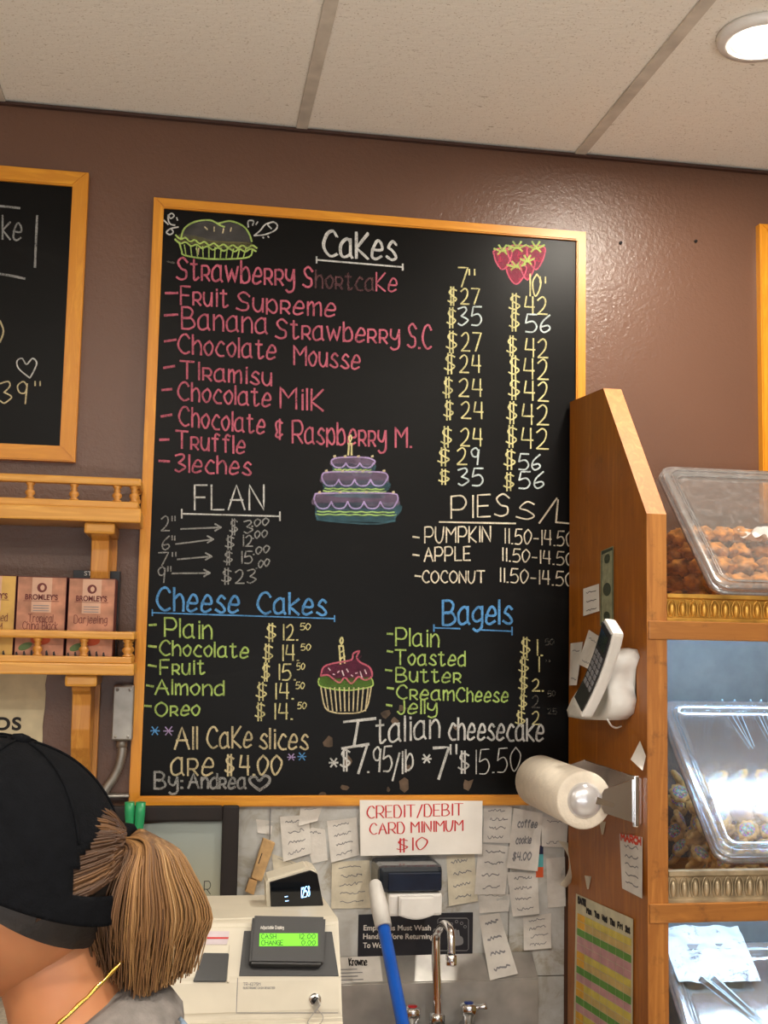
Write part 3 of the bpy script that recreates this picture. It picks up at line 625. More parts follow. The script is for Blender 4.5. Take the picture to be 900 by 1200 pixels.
# ---- tea boxes
MT['tea_pink'] = plain('dusty_rose_card', (178, 124, 98), .6, 0, .2, 0, 30); MT['tea_dark'] = plain('maroon_card', (86, 30, 30), .6); MT['tea_yellow'] = plain('straw_card', (200, 160, 84), .6, 0, .12, 0, 18)
MT['tea_label'] = plain('pale_label', (200, 160, 136), .6); MT['maroon_ink'] = plain('maroon_ink', (104, 46, 44), .7)
MT['cup_orange'] = plain('orange_print', (190, 78, 34), .6); MT['stripe_dark'] = plain('dark_striped_print', (40, 32, 36), .6); MT['leaf_green'] = plain('green_print', (86, 110, 60), .6)
def tea_box(px0, px1, pyt, label, body, flavour, extra, side='tea_dark'):
    yf = YSH+.036; a = W(px0, pyt, yf); b = W(px1, pyt, yf); z1 = a.z; z0 = sh2[3]; x0, x1 = a.x, b.x; cx = (x0+x1)/2; w_ = x1-x0; h = z1-z0
    t = thing('tea_box', label, 'box', (cx, yf+.035, z0), 'tea boxes on the lower shelf')
    bm = BM(); box(bm, (x0, yf, z0), (x1, yf+.07, z1), .001); finish('carton', bm, side, t)
    bm = BM(); box(bm, (x0+.0015, yf-.0012, z0+.001), (x1-.0015, yf-.0002, z1-.0015)); finish('front_panel', bm, body, t)
    bm = BM(); box(bm, (cx-w_*.2, yf-.0016, z1-h*.42), (cx+w_*.2, yf-.0011, z1-.002)); finish('name_panel', bm, 'tea_label', t)
    bm = BM(); bmesh.ops.create_circle(bm, cap_ends=True, radius=w_*.1, segments=20)
    for v in bm.verts: v.co = Vector((cx+v.co.x, yf-.002, z1-h*.13+v.co.y))
    finish('cameo', bm, 'maroon_ink', t)
    bm = BM(); bmesh.ops.create_circle(bm, cap_ends=True, radius=w_*.045, segments=12)
    for v in bm.verts: v.co = Vector((cx+w_*.01+v.co.x, yf-.0024, z1-h*.13+v.co.y*1.3))
    finish('cameo', bm, 'tea_label', t)
    put_text("BROMLEY'S", .014, (cx, yf-.0018, z1-h*.245), t, 'maroon_ink', w_*.66, offset=.0004)
    bm = BM(); box(bm, (cx-w_*.36, yf-.0019, z1-h*.29), (cx+w_*.36, yf-.0017, z1-h*.285)); finish('printed_rule', bm, 'maroon_ink', t)
    for k in range(3):
        bm = BM(); box(bm, (cx-w_*.16, yf-.0021, z1-h*(.345+k*.03)), (cx+w_*.16, yf-.0019, z1-h*(.336+k*.03))); finish('printed_rule', bm, 'ink', t)
    for k, s in enumerate(flavour):
        bm = BM(); n = len(s); wd_ = w_*(.7 if len(s) > 8 else .5)
        k2 = yf-.0024
        write(bm, s, cx-wd_/2, -(z1-h*(.535+k*.085)), cx+wd_/2, -(z1-h*(.535+k*.085)), h*.085, .0013, lambda u, v_, lf: Vector((u, k2-lf*.2, -v_)), 0)
        finish('flavour_name', bm, 'maroon_ink', t)
    # printed cup, leaf and dark stripes low on the front
    bm = BM(); vs = [bm.verts.new((cx+w_*.02+w_*.2*cos(a_), yf-.0018, z0+h*.26+h*.06*sin(a_))) for a_ in [i*pi/8 for i in range(16)]]; bm.faces.new(vs); finish('printed_cup', bm, extra, t)
    bm = BM(); vs = [bm.verts.new((cx-w_*.28+w_*.14*cos(a_), yf-.0018, z0+h*.18+h*.05*sin(a_+.5))) for a_ in [i*pi/6 for i in range(12)]]; bm.faces.new(vs); finish('printed_leaf', bm, 'leaf_green', t)
    bm = BM()
    for k in range(6):
        a_ = x0+.003+k*w_*.15
        vs = [bm.verts.new(p) for p in [(a_, yf-.002, z0+.002), (min(a_+w_*.09, x1-.002), yf-.002, z0+.002), (min(a_+w_*.03, x1-.002), yf-.002, z0+h*.15-abs(k-3)*h*.01), (a_-w_*0.0, yf-.002, z0+h*.14-abs(k-3)*h*.01)]]
        bm.faces.new(vs)
    finish('printed_stripes', bm, 'stripe_dark', t)
    return t
tea_box(81, 136, 677, "rose coloured tea box reading Darjeeling, nearest the blackboard", 'tea_pink', ['Darjeeling'], 'cup_orange')
tea_box(21, 79, 675, "rose coloured tea box reading Tropical China Black, middle of the row", 'tea_pink', ['Tropical', 'China Black'], 'cup_orange')
tea_box(-37, 20, 673, "yellow tea box cut off by the left edge of the picture", 'tea_yellow', ['Sweetened', 'Cherry'], 'cup_orange')
bt = W(86, 668, YSH+.112); bt2 = W(141, 668, YSH+.112)
t = thing('tea_box', 'black tea box standing behind the Darjeeling box, only its top and side showing', 'box', ((bt.x+bt2.x)/2, YSH+.13, sh2[3]), 'tea boxes on the lower shelf')
bm = BM(); box(bm, (bt.x, YSH+.110, sh2[3]), (bt2.x, YSH+.148, bt.z), .001); finish('carton', bm, 'black_plastic', t)
put_text('STASH', .012, (W(111, 674, YSH+.109).x, YSH+.1095, bt.z-.0065), t, 'white_paper', .04)

# ---- poster with big letters under the lower shelf
pa = W(54, 794, WALL); pb = W(54, 905, WALL)
t = thing('wall_poster', 'cream poster ending in big black letters DS under the lower shelf', 'poster', (pa.x-.3, WALL-.003, pb.z-.03))
bm = BM(); n = 14; e = [(pa.x+random.uniform(-.002, .002), pa.z+.02-(pa.z-pb.z+.05)*i/n) for i in range(n+1)]
prism(bm, [(pa.x-.6, WALL-.001, e[0][1])]+[(x, WALL-.001, z) for x, z in e]+[(pa.x-.6, WALL-.001, e[-1][1])], (0, -.003, 0)); finish('card', bm, plain('cream_card', (204, 192, 160), .7, 0, .05), t)
for s, a_, b_ in (('D', -4, 12), ('S', 14, 25)):
    c_ = W((a_+b_)/2, 849, WALL-.004); ww = W(b_, 849, WALL).x-W(a_, 849, WALL).x
    put_text(s, .034, c_, t, 'black_ink', ww, offset=.0012)

# ---- junction box and conduit
a = W(133, 803, WALL-.045); b = W(155, 868, WALL-.045)
t = thing('junction_box', 'grey metal electrical junction box with a conduit, left of the large blackboard', 'electrical box', ((a.x+b.x)/2, WALL-.02, b.z))
bm = BM(); box(bm, (a.x, WALL-.045, b.z), (b.x, WALL-.001, a.z), .004); finish('box_body', bm, 'grey_metal', t)
bm = BM(); box(bm, (a.x+.001, WALL-.05, b.z+.002), (b.x-.001, WALL-.0455, a.z-.002), .002); finish('cover_plate', bm, 'grey_metal', t)
for dx, dz in ((.2, .08), (.8, .92), (.2, .92), (.8, .08)):
    bm = BM(); lathe(bm, [(.0, 0), (.003, 0), (.003, .002), (0, .0025)], (a.x+(b.x-a.x)*dx, WALL-.05, b.z+(a.z-b.z)*dz), (0, -1, 0), 8); finish('cover_screw', bm, 'steel', t)
bm = BM(); cp = [W(143, 866, WALL-.022), W(143, 880, WALL-.022), W(140, 896, WALL-.022), W(134, 910, WALL-.022), W(126, 922, WALL-.022), W(118, 936, WALL-.022)]
cps = [Vector(p) for p in crom([tuple(p) for p in cp], 10)]; tube(bm, cps, [.0085+.0012*(i % 2) for i in range(len(cps))], 10); finish('conduit', bm, 'grey_metal', t)
bm = BM(); c_ = W(143, 868, WALL-.022); lathe(bm, [(.011, 0), (.011, .012), (.009, .014)], c_+Vector((0, 0, -.012)), seg=12); finish('conduit_nut', bm, 'grey_metal', t)
bm = BM(); box(bm, W(112, 935, WALL-.03), W(152, 929, WALL-.001), .002); tag(finish('conduit_clip', bm, 'grey_metal'), 'small grey metal bar on the wall below the junction box', 'bracket')

# ================================================================== COUNTER + BACKSPLASH
CT = .955
xc1 = .215
t = thing('service_counter', 'speckled counter that carries the cash register', 'counter', (-.8, 1.85, 0))
bm = BM(); box(bm, (-1.9, 1.32, CT-.04), (xc1, WALL-.003, CT), .004); finish('worktop', bm, 'counter', t)
bm = BM(); box(bm, (-1.88, 1.36, 0), (xc1-.02, WALL-.003, CT-.04)); finish('base_unit', bm, 'cab_side', t)
# white panels on the lower wall
def wpanel(px0, px1, pyt, pyb, y=WALL, th=.004):
    a = W(px0, pyt, y); b = W(px1, pyb, y); bm = BM(); box(bm, (a.x, y-th, b.z), (b.x, y-.0005, a.z), .001); return finish('splash_panel', bm, 'panel')
zt = BZ0-.001
p1 = W(277, 1000, WALL).x; p2 = W(596, 1000, WALL).x; p3 = W(624, 1000, WALL).x; CX = W(667, 700, YB-.004).x; zs = W(640, 1143, WALL).z
t = struct(thing('trim_2', None, None, ((p1+p2)/2, WALL-.002, .0)))
for x0, x1, z0, z1 in ((p1, p2-.0008, 0.0, zt), (p2+.0008, CX-.001, zs+.001, zt), (p2+.0008, CX-.001, 0.0, zs-.001)):
    bm = BM(); box(bm, (x0, WALL-.005, z0), (x1, WALL-.0005, z1), .0008); finish('splash_panel', bm, 'panel', t)
YP = WALL-.0055

# ---- dark picture frame standing on the counter
a = W(166, 950, 2.30); b = W(281, 950, 2.30)
t = thing('picture_frame', 'dark wood picture frame leaning on the wall between the ponytail and the register', 'picture', ((a.x+b.x)/2, 2.30, CT))
xl, xr = b.x-.40, b.x; ztp = W(281, 944, 2.31).z
R_ = Matrix.Rotation(radians(-6), 3, 'X'); pv = Vector((0, 2.29, CT))
def leanpart(bm, nm, mat):
    for v in bm.verts: v.co = pv+R_ @ (v.co-pv)
    return finish(nm, bm, mat, t)
hh = ztp-CT
for k, (q0, q1) in enumerate([((xl, CT), (xl+.032, CT+hh)), ((xr-.032, CT), (xr, CT+hh)), ((xl+.032, CT), (xr-.032, CT+.032)), ((xl+.032, CT+hh-.03), (xr-.032, CT+hh))]):
    bm = BM(); box(bm, (q0[0], 2.28, q0[1]), (q1[0], 2.305, q1[1]), .004); leanpart(bm, 'frame_rail', 'dark_frame')
q = N('misty_picture'); v = q.coord((1, 1, 1)); se = q.n('ShaderNodeSeparateXYZ'); q.l(v, se.inputs[0])
mr = q.n('ShaderNodeMapRange'); mr.inputs['From Min'].default_value = 0; mr.inputs['From Max'].default_value = .36; q.l(se.outputs['Z'], mr.inputs[0])
q.l(q.ramp(mr.outputs[0], [(.25, rgb(150, 142, 112)), (.5, rgb(164, 164, 146)), (.85, rgb(150, 160, 158))]), q.b.inputs['Base Color']); q.b.inputs['Roughness'].default_value = .25
bm = BM(); vs = [bm.verts.new(p) for p in [(xl+.03, 2.292, CT+.03), (xr-.03, 2.292, CT+.03), (xr-.03, 2.292, CT+hh-.022), (xl+.03, 2.292, CT+hh-.05)]]; bm.faces.new(vs); leanpart(bm, 'picture_print', q.m)
bm = BM(); k_ = W(243, 1050, 2.29); write(bm, 'R', k_.x-.006, -k_.z+.0, k_.x+.006, -k_.z, .022, .0016, lambda u, v_, lf: Vector((u, 2.2905, -v_)), 0); leanpart(bm, 'printed_letter', 'black_ink')

# ---- green scissors
s0 = W(152, 962, 2.27)
t = thing('scissors', 'green plastic handled scissors showing behind the black cap', 'scissors', (s0.x, 2.27, CT))
for k, (pa_, pb_) in enumerate([((152, 940), (152, 961)), ((165, 940), (163, 969))]):
    bm = BM(); A = W(*pa_, 2.27); B = W(*pb_, 2.27); Cc = Vector((s0.x+.006+.01*k, 2.27, B.z-.04))
    tube(bm, [A, A.lerp(B, .5), B, Cc], [.0095, .0095, .0085, .004], 12); finish('scissor_handle', bm, 'green_plastic', t)
bm = BM(); box(bm, (s0.x+.0, 2.268, CT+.062), (s0.x+.022, 2.272, s0.z-.035), .0005); finish('blades', bm, 'steel', t)
bm = BM(); lathe(bm, [(.028, 0), (.03, .004), (.032, .1), (.029, .1), (.027, .006)], (s0.x+.011, 2.235, CT), seg=20)
bm2 = bm; tag(finish('pencil_cup', bm2, 'charcoal_plastic'), 'dark cup on the counter holding the scissors', 'cup')

# ================================================================== PAPERS ON THE WALL
def paper(name, quad, label, cat='receipt', mat='paper', lines=4, y=YP, curl=.006, ink='ink', bend=0, group='receipts taped over the sink', scrib=True, words=None):
    """quad: TL, TR, BR, BL in the photograph frame; curls away from the wall towards the bottom"""
    t = None; nu, nv = 5, 9; a, b, c, d = [Vector(p) for p in quad]
    PQ = lambda u, v_: (a*(1-u)+b*u)*(1-v_)+(d*(1-u)+c*u)*v_
    ph = random.uniform(0, 6)
    def fr(u, v_, lf):
        p = PQ(u, v_); off = curl*(v_**2)*.9+.0012+.0012*sin(ph+v_*5+u*3)+bend*(u-.5)**2
        return W(p.x, p.y, y-max(off, .0006)-lf)
    base = fr(.5, 1, 0)
    t = thing(name, label, cat, base, group)
    bm = BM(); g = [[bm.verts.new(fr(i/nu, j/nv, 0)) for i in range(nu+1)] for j in range(nv+1)]
    for j in range(nv):
        for i in range(nu): f = bm.faces.new((g[j][i], g[j+1][i], g[j+1][i+1], g[j][i+1])); f.smooth = True
    o = finish('sheet', bm, mat, t)
    H_ = (d-a).length; Wd = (b-a).length
    if scrib:
        bm = BM()
        for k in range(lines):
            v0 = .14+.72*k/max(lines-1, 1); x = .16+random.uniform(0, .1)
            n = int(random.uniform(5, 9)); pts = []
            for i in range(n*2):
                xx = x+(.68-random.uniform(0, .12))*i/(n*2); pts.append((xx, v0-(.025*i/(n*2))+random.uniform(-.045, .045)*min(1, 40/H_)))
            ribbon(bm, [(p[0], p[1]) for p in crom(pts, 3)], .75/Wd, lambda u, v_, lf: fr(u, v_, .0004))
        finish('handwriting', bm, ink, t)
    if words:
        for s, u0, v0, u1, v1, cap, w_, im in words:
            bm = BM(); items, tot = layout(s)
            for st in items:
                ribbon(bm, [(u0+(u1-u0)*px/tot, v0+(v1-v0)*px/tot-cap/10*py) for px, py in st], w_, lambda u, v_, lf: fr(u, v_, .0006+lf*.3), .08)
            finish('lettering', bm, im, t)
    return t
cs = [(421.5, 937.5), (565.5, 938.5), (565, 1000.5), (422.5, 1003)]
paper('price_notice', cs, 'white paper notice in red pen, credit/debit card minimum $10', 'notice', 'white_paper', y=YB-.001, curl=.004, group=None, scrib=False,
      words=[('CREDIT/DEBIT', .06, .33, .84, .27, .22, .012, 'red_ink'), ('CARD MINIMUM', .08, .62, .84, .56, .20, .012, 'red_ink'), ('$10', .30, .93, .55, .90, .23, .013, 'red_ink')])
paper('receipt', [(328, 957), (362, 955), (365, 1000), (332, 1010)], 'crumpled receipt taped right of the dark picture frame')
paper('receipt', [(352, 946), (378, 945), (372, 962), (350, 968)], 'small torn scrap taped just under the blackboard frame', lines=1, mat='paper')
paper('receipt', [(383, 962), (418, 958), (421, 1002), (388, 1011)], 'receipt taped left of the red card notice')
paper('price_sheet', [(389, 1010), (433, 1008), (437, 1064), (388, 1065)], 'cream sheet with rows of small prices below the red notice', 'paper', 'paper2', lines=5, curl=.002)
paper('receipt', [(318, 1000), (350, 1012), (352, 1030), (322, 1030)], 'faded scrap behind the register pole display', lines=1, mat='paper2')
paper('receipt', [(567, 943), (600, 945), (598, 988), (566, 987)], 'grey receipt touching the right end of the red notice')
paper('receipt', [(523, 1003), (556, 1000), (560, 1056), (526, 1062)], 'receipt taped right beside the soap dispenser', mat='paper2')
paper('receipt', [(561, 988), (597, 992), (592, 1048), (556, 1048)], 'wrinkled receipt under the grey one, right of the dispenser')
paper('receipt', [(602, 947), (636, 953), (630, 1021), (594, 1017)], 'long receipt reading cookie $4.00 under the paper towels', curl=.012, y=YP-.003, words=[('coffee', .2, .3, .85, .26, .12, .03, 'ink'), ('cookie', .2, .58, .7, .54, .12, .03, 'ink'), ('$4.00', .15, .86, .75, .82, .13, .03, 'ink')], scrib=False)
paper('receipt', [(594, 1022), (630, 1022), (632, 1071), (601, 1074)], 'lower receipt hanging below the cookie receipt', curl=.014)
paper('receipt', [(634, 957), (666, 960), (664, 993), (635, 992)], 'receipt flat on the wall beneath the paper towel roll', lines=2)
paper('receipt', [(561, 1073), (585, 1070), (607, 1141), (574, 1149)], 'curling receipt hanging lowest, over the sink ledge', curl=.055)
paper('receipt', [(613, 1075), (646, 1070), (646, 1111), (614, 1114)], 'small receipt low on the right white panel', curl=.01)
for q_, lb_, ln_ in [([(440, 957), (470, 1003), (462, 1020), (436, 1008)], 'wrinkled scrap of paper just under the left end of the red card notice', 1), ([(352, 968), (381, 972), (384, 1008), (366, 1012)], 'creased scrap between the two receipts left of the red notice', 1), ([(560, 1045), (598, 1048), (596, 1068), (562, 1070)], 'pale strip of paper under the wrinkled receipts, right of the dispenser', 1),
        ([(640, 1006), (662, 1004), (663, 1062), (642, 1064)], 'water stained strip of paper near the cabinet edge', 0), ([(300, 960), (320, 962), (318, 978), (302, 976)], 'tiny paper scrap above the wooden tag', 0)]:
    paper('receipt', q_, lb_, lines=max(ln_, 0), scrib=ln_ > 0, curl=.004, y=YP+.0012)
# coloured sticker half hidden by receipts
t = thing('sticker', 'small sticker with blue, white and orange bands between the receipts', 'sticker', W(634, 1028, YP))
for k, (y0, y1, cc) in enumerate([(991, 1001, (24, 30, 70)), (1001, 1016, (90, 180, 186)), (1016, 1028, (220, 90, 40))]):
    bm = BM(); a = W(628, y0, YP); b = W(636.5, y1, YP); box(bm, (a.x, YP-.0008, b.z), (b.x, YP, a.z)); finish('colour_band', bm, plain('sticker_band_%d' % k, cc, .5), t)
# curled ticket bridging wall and cabinet
bm = BM(); cpts = []
for j in range(9):
    v_ = j/8; px = 664+12*sin(v_*pi*.9)-10*v_*v_; py = 985+52*v_; dy = .004+.045*v_
    a = W(px-10+4*v_*2, py, WALL-dy-.012); b = W(px+6, py+3, WALL-dy); cpts.append((bm.verts.new(a), bm.verts.new((a+b)/2+Vector((0, -.006, 0))), bm.verts.new(b)))
for p, q_ in zip(cpts, cpts[1:]):
    for i in range(2): f = bm.faces.new((p[i], q_[i], q_[i+1], p[i+1])); f.smooth = True
tag(finish('receipt', bm, 'paper2'), 'ticket curled outward at the corner of wall and display cabinet', 'receipt', 'receipts taped over the sink')
# cord with wooden tags
t = thing('wooden_tag', 'wooden block tag hanging from a cord right of the dark frame', 'tag', W(300, 1030, WALL-.015))
bm = BM(); A = [W(308, 981, WALL-.01), W(322, 987, WALL-.01), W(306, 1032, WALL-.01), W(294, 1027, WALL-.01)]; prism(bm, A, (0, -.012, 0)); bmesh.ops.bevel(bm, geom=list(bm.edges), offset=.001, segments=1, affect='EDGES'); finish('block', bm, plain('bare_wood_x', (196, 160, 112), .7, 0, .1, .1, 60), t)
bm = BM(); A = [W(292, 1028, WALL-.01), W(301, 1031, WALL-.01), W(297, 1047, WALL-.01), W(287, 1043, WALL-.01)]; prism(bm, A, (0, -.014, 0)); finish('block', bm, plain('bare_wood_y', (190, 150, 100), .7, 0, .1, .1, 60), t)
bm = BM(); tube(bm, [W(317, 947, WALL-.012), W(316.5, 965, WALL-.012), W(316, 984, WALL-.014)], .0012, 6); finish('cord', bm, 'ink', t)
bm = BM(); ribbon(bm, [(307, 1000), (303, 1012)], 1.2, lambda u, v_, lf: W(u, v_, WALL-.0225)); finish('mark', bm, 'black_ink', t)

# ---- employees must wash hands sign
a = W(420, 1071.5, YP); b = W(553.5, 1118, YP); SA = 'sign'
t = thing('hand_wash_sign', 'black sign telling employees to wash hands before returning to work, above the sink', 'sign', ((a.x+b.x)/2, YP-.002, b.z))
bm = BM(); box(bm, (a.x, YP-.003, b.z), (b.x, YP, a.z), .0012); finish('plate', bm, plain('navy_black_plate', (24, 28, 38), .35, 0, .03), t)
for s, y0, x0, x1 in (('Employees Must Wash', 1087.5, 426, 505), ('Hands Before Returning', 1097.5, 425.5, 508), ('To Work', 1108, 425.5, 455)):
    l_ = W(x0, y0, YP-.004); r_ = W(x1, y0, YP-.004); put_text(s, .0145, (l_+r_)/2, t, 'white_paper', (r_-l_).length, offset=.0003, rx=(r_-l_))
SF = onplane(YP-.0032)
bm = BM()
for s in [[(515, 1076), (547, 1076), (549, 1078), (549, 1112), (547, 1114), (515, 1114), (513, 1112), (513, 1078), (515, 1076)]]: ribbon(bm, s, .9, SF)
finish('border_line', bm, 'ink', t)
bm = BM()
for i in range(4): ribbon(bm, [(527+i*3.2, 1087+i*1.2), (528.5+i*3.2, 1096+i)], 2.4, SF)
blob(bm, [(525, 1095), (540, 1097), (543, 1103), (541, 1107), (532, 1108), (526, 1102)], SF); ribbon(bm, [(541, 1106), (539, 1100), (535, 1098)], 2.2, SF)
finish('hand_symbol', bm, 'ink', t)
bm = BM()
for i, (x, y) in enumerate([(524, 1081), (529, 1083), (535, 1080), (541, 1082), (545, 1086), (520, 1085)]): ribbon(bm, crom([(x+1.6*cos(k*pi/3), y+1.6*sin(k*pi/3)) for k in range(7)], 2), .7, SF)
finish('bubble_symbol', bm, 'ink', t)

# ---- soap dispenser
YD = WALL-.105
t = thing('soap_dispenser', 'black and white wall soap dispenser half behind the red notice', 'dispenser', W(486, 1077, WALL-.05))
a = W(444, 1002, YD); b = W(519, 1046, YD); topz = W(480, 1015, YD).z
bm = BM(); box(bm, (a.x, YD, b.z), (b.x, WALL-.006, topz), .010); finish('smoked_cover', bm, 'smoke', t)
bm = BM(); box(bm, (a.x+.019, YD-.003, b.z+.004), (b.x-.004, YD+.002, topz-.012), .002); finish('window_panel', bm, plain('deep_blue_tank', (26, 36, 54), .1, 0, .1), t)
c_ = W(455, 1047, YD); d_ = W(518, 1073, YD)
bm = BM(); box(bm, (c_.x, YD-.002, d_.z), (d_.x, WALL-.006, b.z-.0005), .006); finish('white_base', bm, 'white_plastic', t)
e_ = W(468.5, 1052, YD-.02); f_ = W(509, 1073, YD-.02)
bm = BM(); n = 8; pts = [(e_.x, e_.z), (f_.x, e_.z), (f_.x, f_.z)]+[(f_.x+(e_.x-f_.x)*(i/n), f_.z-.008*sin(pi*i/n)) for i in range(1, n)]+[(e_.x, f_.z)]
prism(bm, [(x, YD-.018, z) for x, z in pts], (0, .0155, 0)); bmesh.ops.bevel(bm, geom=[e for e in bm.edges if all(v.co.y < YD-.017 for v in e.verts)], offset=.003, segments=2, affect='EDGES'); finish('push_lever', bm, 'white_plastic', t)

# ================================================================== SINK
YK = WALL-.055
k0 = W(395, 1117, WALL-.006); k1 = W(623, 1117, WALL-.006); kl = W(397, 1151, YK); kr = W(622, 1150, YK)
sx0, sx1 = W(392, 1117, WALL-.006).x, k1.x; zt1 = (k0.z+k1.z)/2; zt2 = (kl.z+kr.z)/2
t = thing('hand_sink', 'stainless steel hand sink with backsplash, bottom centre', 'sink', ((sx0+sx1)/2, WALL-.2, zt2-.30))
bm = BM(); prism(bm, [(sx0, WALL-.006, zt1), (sx0, YK, zt2), (sx0, YK, zt2-.16), (sx0, WALL-.006, zt2-.16)], (sx1-sx0, 0, 0)); bmesh.ops.bevel(bm, geom=[e for e in bm.edges], offset=.002, segments=2, affect='EDGES'); finish('backsplash', bm, 'steel', t)
zb = zt2-.16; bm = BM(); x0, x1, y0, y1 = sx0, sx1, WALL-.40, WALL-.006
O = [(x0, y0), (x1, y0), (x1, y1), (x0, y1)]; I = [(x0+.03, y0+.03), (x1-.03, y0+.03), (x1-.03, y1-.085), (x0+.03, y1-.085)]
def ring(z, P_): return [bm.verts.new((x, y, z)) for x, y in P_]
r1 = ring(zb-.16, O); r2 = ring(zb, O); r3 = ring(zb, I); r4 = ring(zb-.14, I)
for A, B in ((r1, r2), (r2, r3), (r3, r4)):
    for k in range(4): bm.faces.new((A[k], A[(k+1) % 4], B[(k+1) % 4], B[k]))
bm.faces.new(r4); bm.faces.new(r1[::-1]); bmesh.ops.recalc_face_normals(bm, faces=bm.faces); bmesh.ops.bevel(bm, geom=list(bm.edges), offset=.006, segments=2, affect='EDGES')
finish('basin', bm, 'steel', t)
bm = BM(); lathe(bm, [(.0, 0), (.03, .0), (.028, .003), (.0, .003)], ((sx0+sx1)/2, WALL-.24, zb-.1395), seg=20); finish('drain', bm, 'chrome', t)
a = W(388, 1121, WALL-.012); b = W(450, 1147, WALL-.05)
# maker's sticker on the sloped top
p00 = Vector((a.x, WALL-.006, zt1)); p11 = Vector((W(449, 1149, YK).x, YK, zt2)); up_ = (Vector((0, WALL-.006, zt1))-Vector((0, YK, zt2)))
nrm = Vector((1, 0, 0)).cross(up_).normalized()
def slope(u, v_, lf): return Vector((p00.x+(p11.x-p00.x)*u, YK, zt2))+up_*(1-v_)+nrm*(lf+.0006)
bm = BM(); vs = [bm.verts.new(slope(u, v_, 0)) for u, v_ in ((.02, .06), (1, .06), (1, .94), (.02, .94))]; bm.faces.new(vs); o = finish('maker_sticker', bm, 'paper', t)
bm = BM(); write(bm, 'Krowne', .36, .38, .72, .38, .24, .03, lambda u, v_, lf: slope(u, v_, lf+.0004), 0); finish('maker_lettering', bm, 'black_ink', o)
bm = BM()
for k in range(4): ribbon(bm, [(.08, .5+k*.12), (.5+.1*(k % 2), .5+k*.12)], .03, lambda u, v_, lf: slope(u, v_, lf+.0004))
finish('small_print', bm, 'ink', o)
# faucet
YFc = YK-.035
t = thing('sink_faucet', 'chrome gooseneck faucet with red and blue capped handles', 'faucet', W(514, 1203, YFc))
bm = BM(); A = W(513, 1212, YFc); B = W(511, 1102, YFc); C1 = W(515, 1088, YFc-.02); C2 = W(521, 1083, YFc-.05); C3 = W(528, 1092, YFc-.085); Dd = W(529, 1118, YFc-.10)
pp = [A, A.lerp(B, .5), B, C1, C2, C3, Dd]; cc = [Vector(p) for p in crom([tuple(p) for p in pp], 8)]; tube(bm, cc, [.0085 if i < len(cc)*.5 else .0075 for i in range(len(cc))], 14); finish('gooseneck_spout', bm, 'chrome', t)
bm = BM(); lathe(bm, [(.0075, 0), (.0105, .002), (.0105, .018), (.009, .02)], Dd, (0, -.05, -1), 16); finish('spout_tip', bm, 'chrome', t)
bm = BM(); lathe(bm, [(.015, -.01), (.015, .012), (.013, .016), (.0085, .018)], W(512, 1198, YFc), seg=6); finish('spout_nut', bm, 'chrome', t)
zc = W(512, 1212, YFc).z
bm = BM(); hl = W(483, 1200, YFc); hr = W(549, 1198, YFc); tube(bm, [(hl.x, YFc, zc), (hr.x, YFc, zc)], .014, 12); tube(bm, [(hl.x, YFc, zc), (hl.x, YK, zc)], .014, 12); tube(bm, [(hr.x, YFc, zc), (hr.x, YK, zc)], .014, 12); finish('mixer_body', bm, 'chrome', t)
for hx, py, capc, sg, nm in ((hl.x, 1186, (170, 30, 34), -1, 'red capped handle'), (hr.x, 1184, (36, 60, 140), 1, 'blue capped handle')):
    z = W(512, py, YFc).z
    bm = BM(); lathe(bm, [(.012, zc-z), (.012, -.012), (.016, -.008), (.017, .006), (.013, .011), (.010, .012)], (hx, YFc, z), seg=16); h_ = finish('valve_handle', bm, 'chrome', t); h_['label'] = nm
    bm = BM(); lathe(bm, [(.0, .011), (.0095, .0118), (.009, .0135), (.0, .0142)], (hx, YFc, z), seg=16); finish('temperature_cap', bm, plain('cap_'+nm.split()[0], capc, .3), h_)
    bm = BM(); tube(bm, [(hx+sg*.01, YFc, z+.001), (hx+sg*.024, YFc-.004, z+.004), (hx+sg*.034, YFc-.008, z+.008)], [.006, .0055, .007], 10); finish('lever', bm, 'chrome', h_)

# ================================================================== BROOM
A = W(439.5, 1036, 2.235); B = W(472, 1200, 2.06); dr = (B-A).normalized(); E_ = A+dr*((A.z-.03)/-dr.z)
sx = (A-E_).normalized(); S = W(446, 1083, 2.235-.035); q_ = A+dr*((A.z-S.z)/-dr.z)
t = thing('broom', 'blue broom handle with a pale grey grip leaning in front of the sink', 'broom', (E_.x, E_.y, 0))
bm = BM(); tube(bm, [q_, E_+sx*.06], .0115, 16); finish('handle', bm, 'blue_plastic', t)
bm = BM(); tube(bm, [A+sx*.008, A+sx*.005, A, A+dr*.01, A.lerp(q_, .55), q_], [.004, .009, .0125, .0135, .0165, .0155], 18); finish('grip', bm, 'light_grey', t)
bm = BM(); lathe(bm, [(.0, 0), (.0035, 0), (.0035, .001), (0, .0015)], A+sx*.0-Vector((0, .0125, 0)), (0, -1, .2), 10); finish('hanging_hole', bm, 'black_ink', t)
bm = BM(); box(bm, (E_.x-.14, E_.y-.02, .07), (E_.x+.14, E_.y+.02, .11), .008); finish('broom_head', bm, 'blue_plastic', t)
bm = BM()
for i in range(26):
    for j in range(3): x = E_.x-.13+i*.0104; tube(bm, [(x, E_.y-.012+j*.012, .072), (x+(i-13)*.0012, E_.y-.02+j*.02, .001)], [.004, .003], 5)
tag(finish('bristles', bm, 'charcoal_plastic', t), kind='stuff')

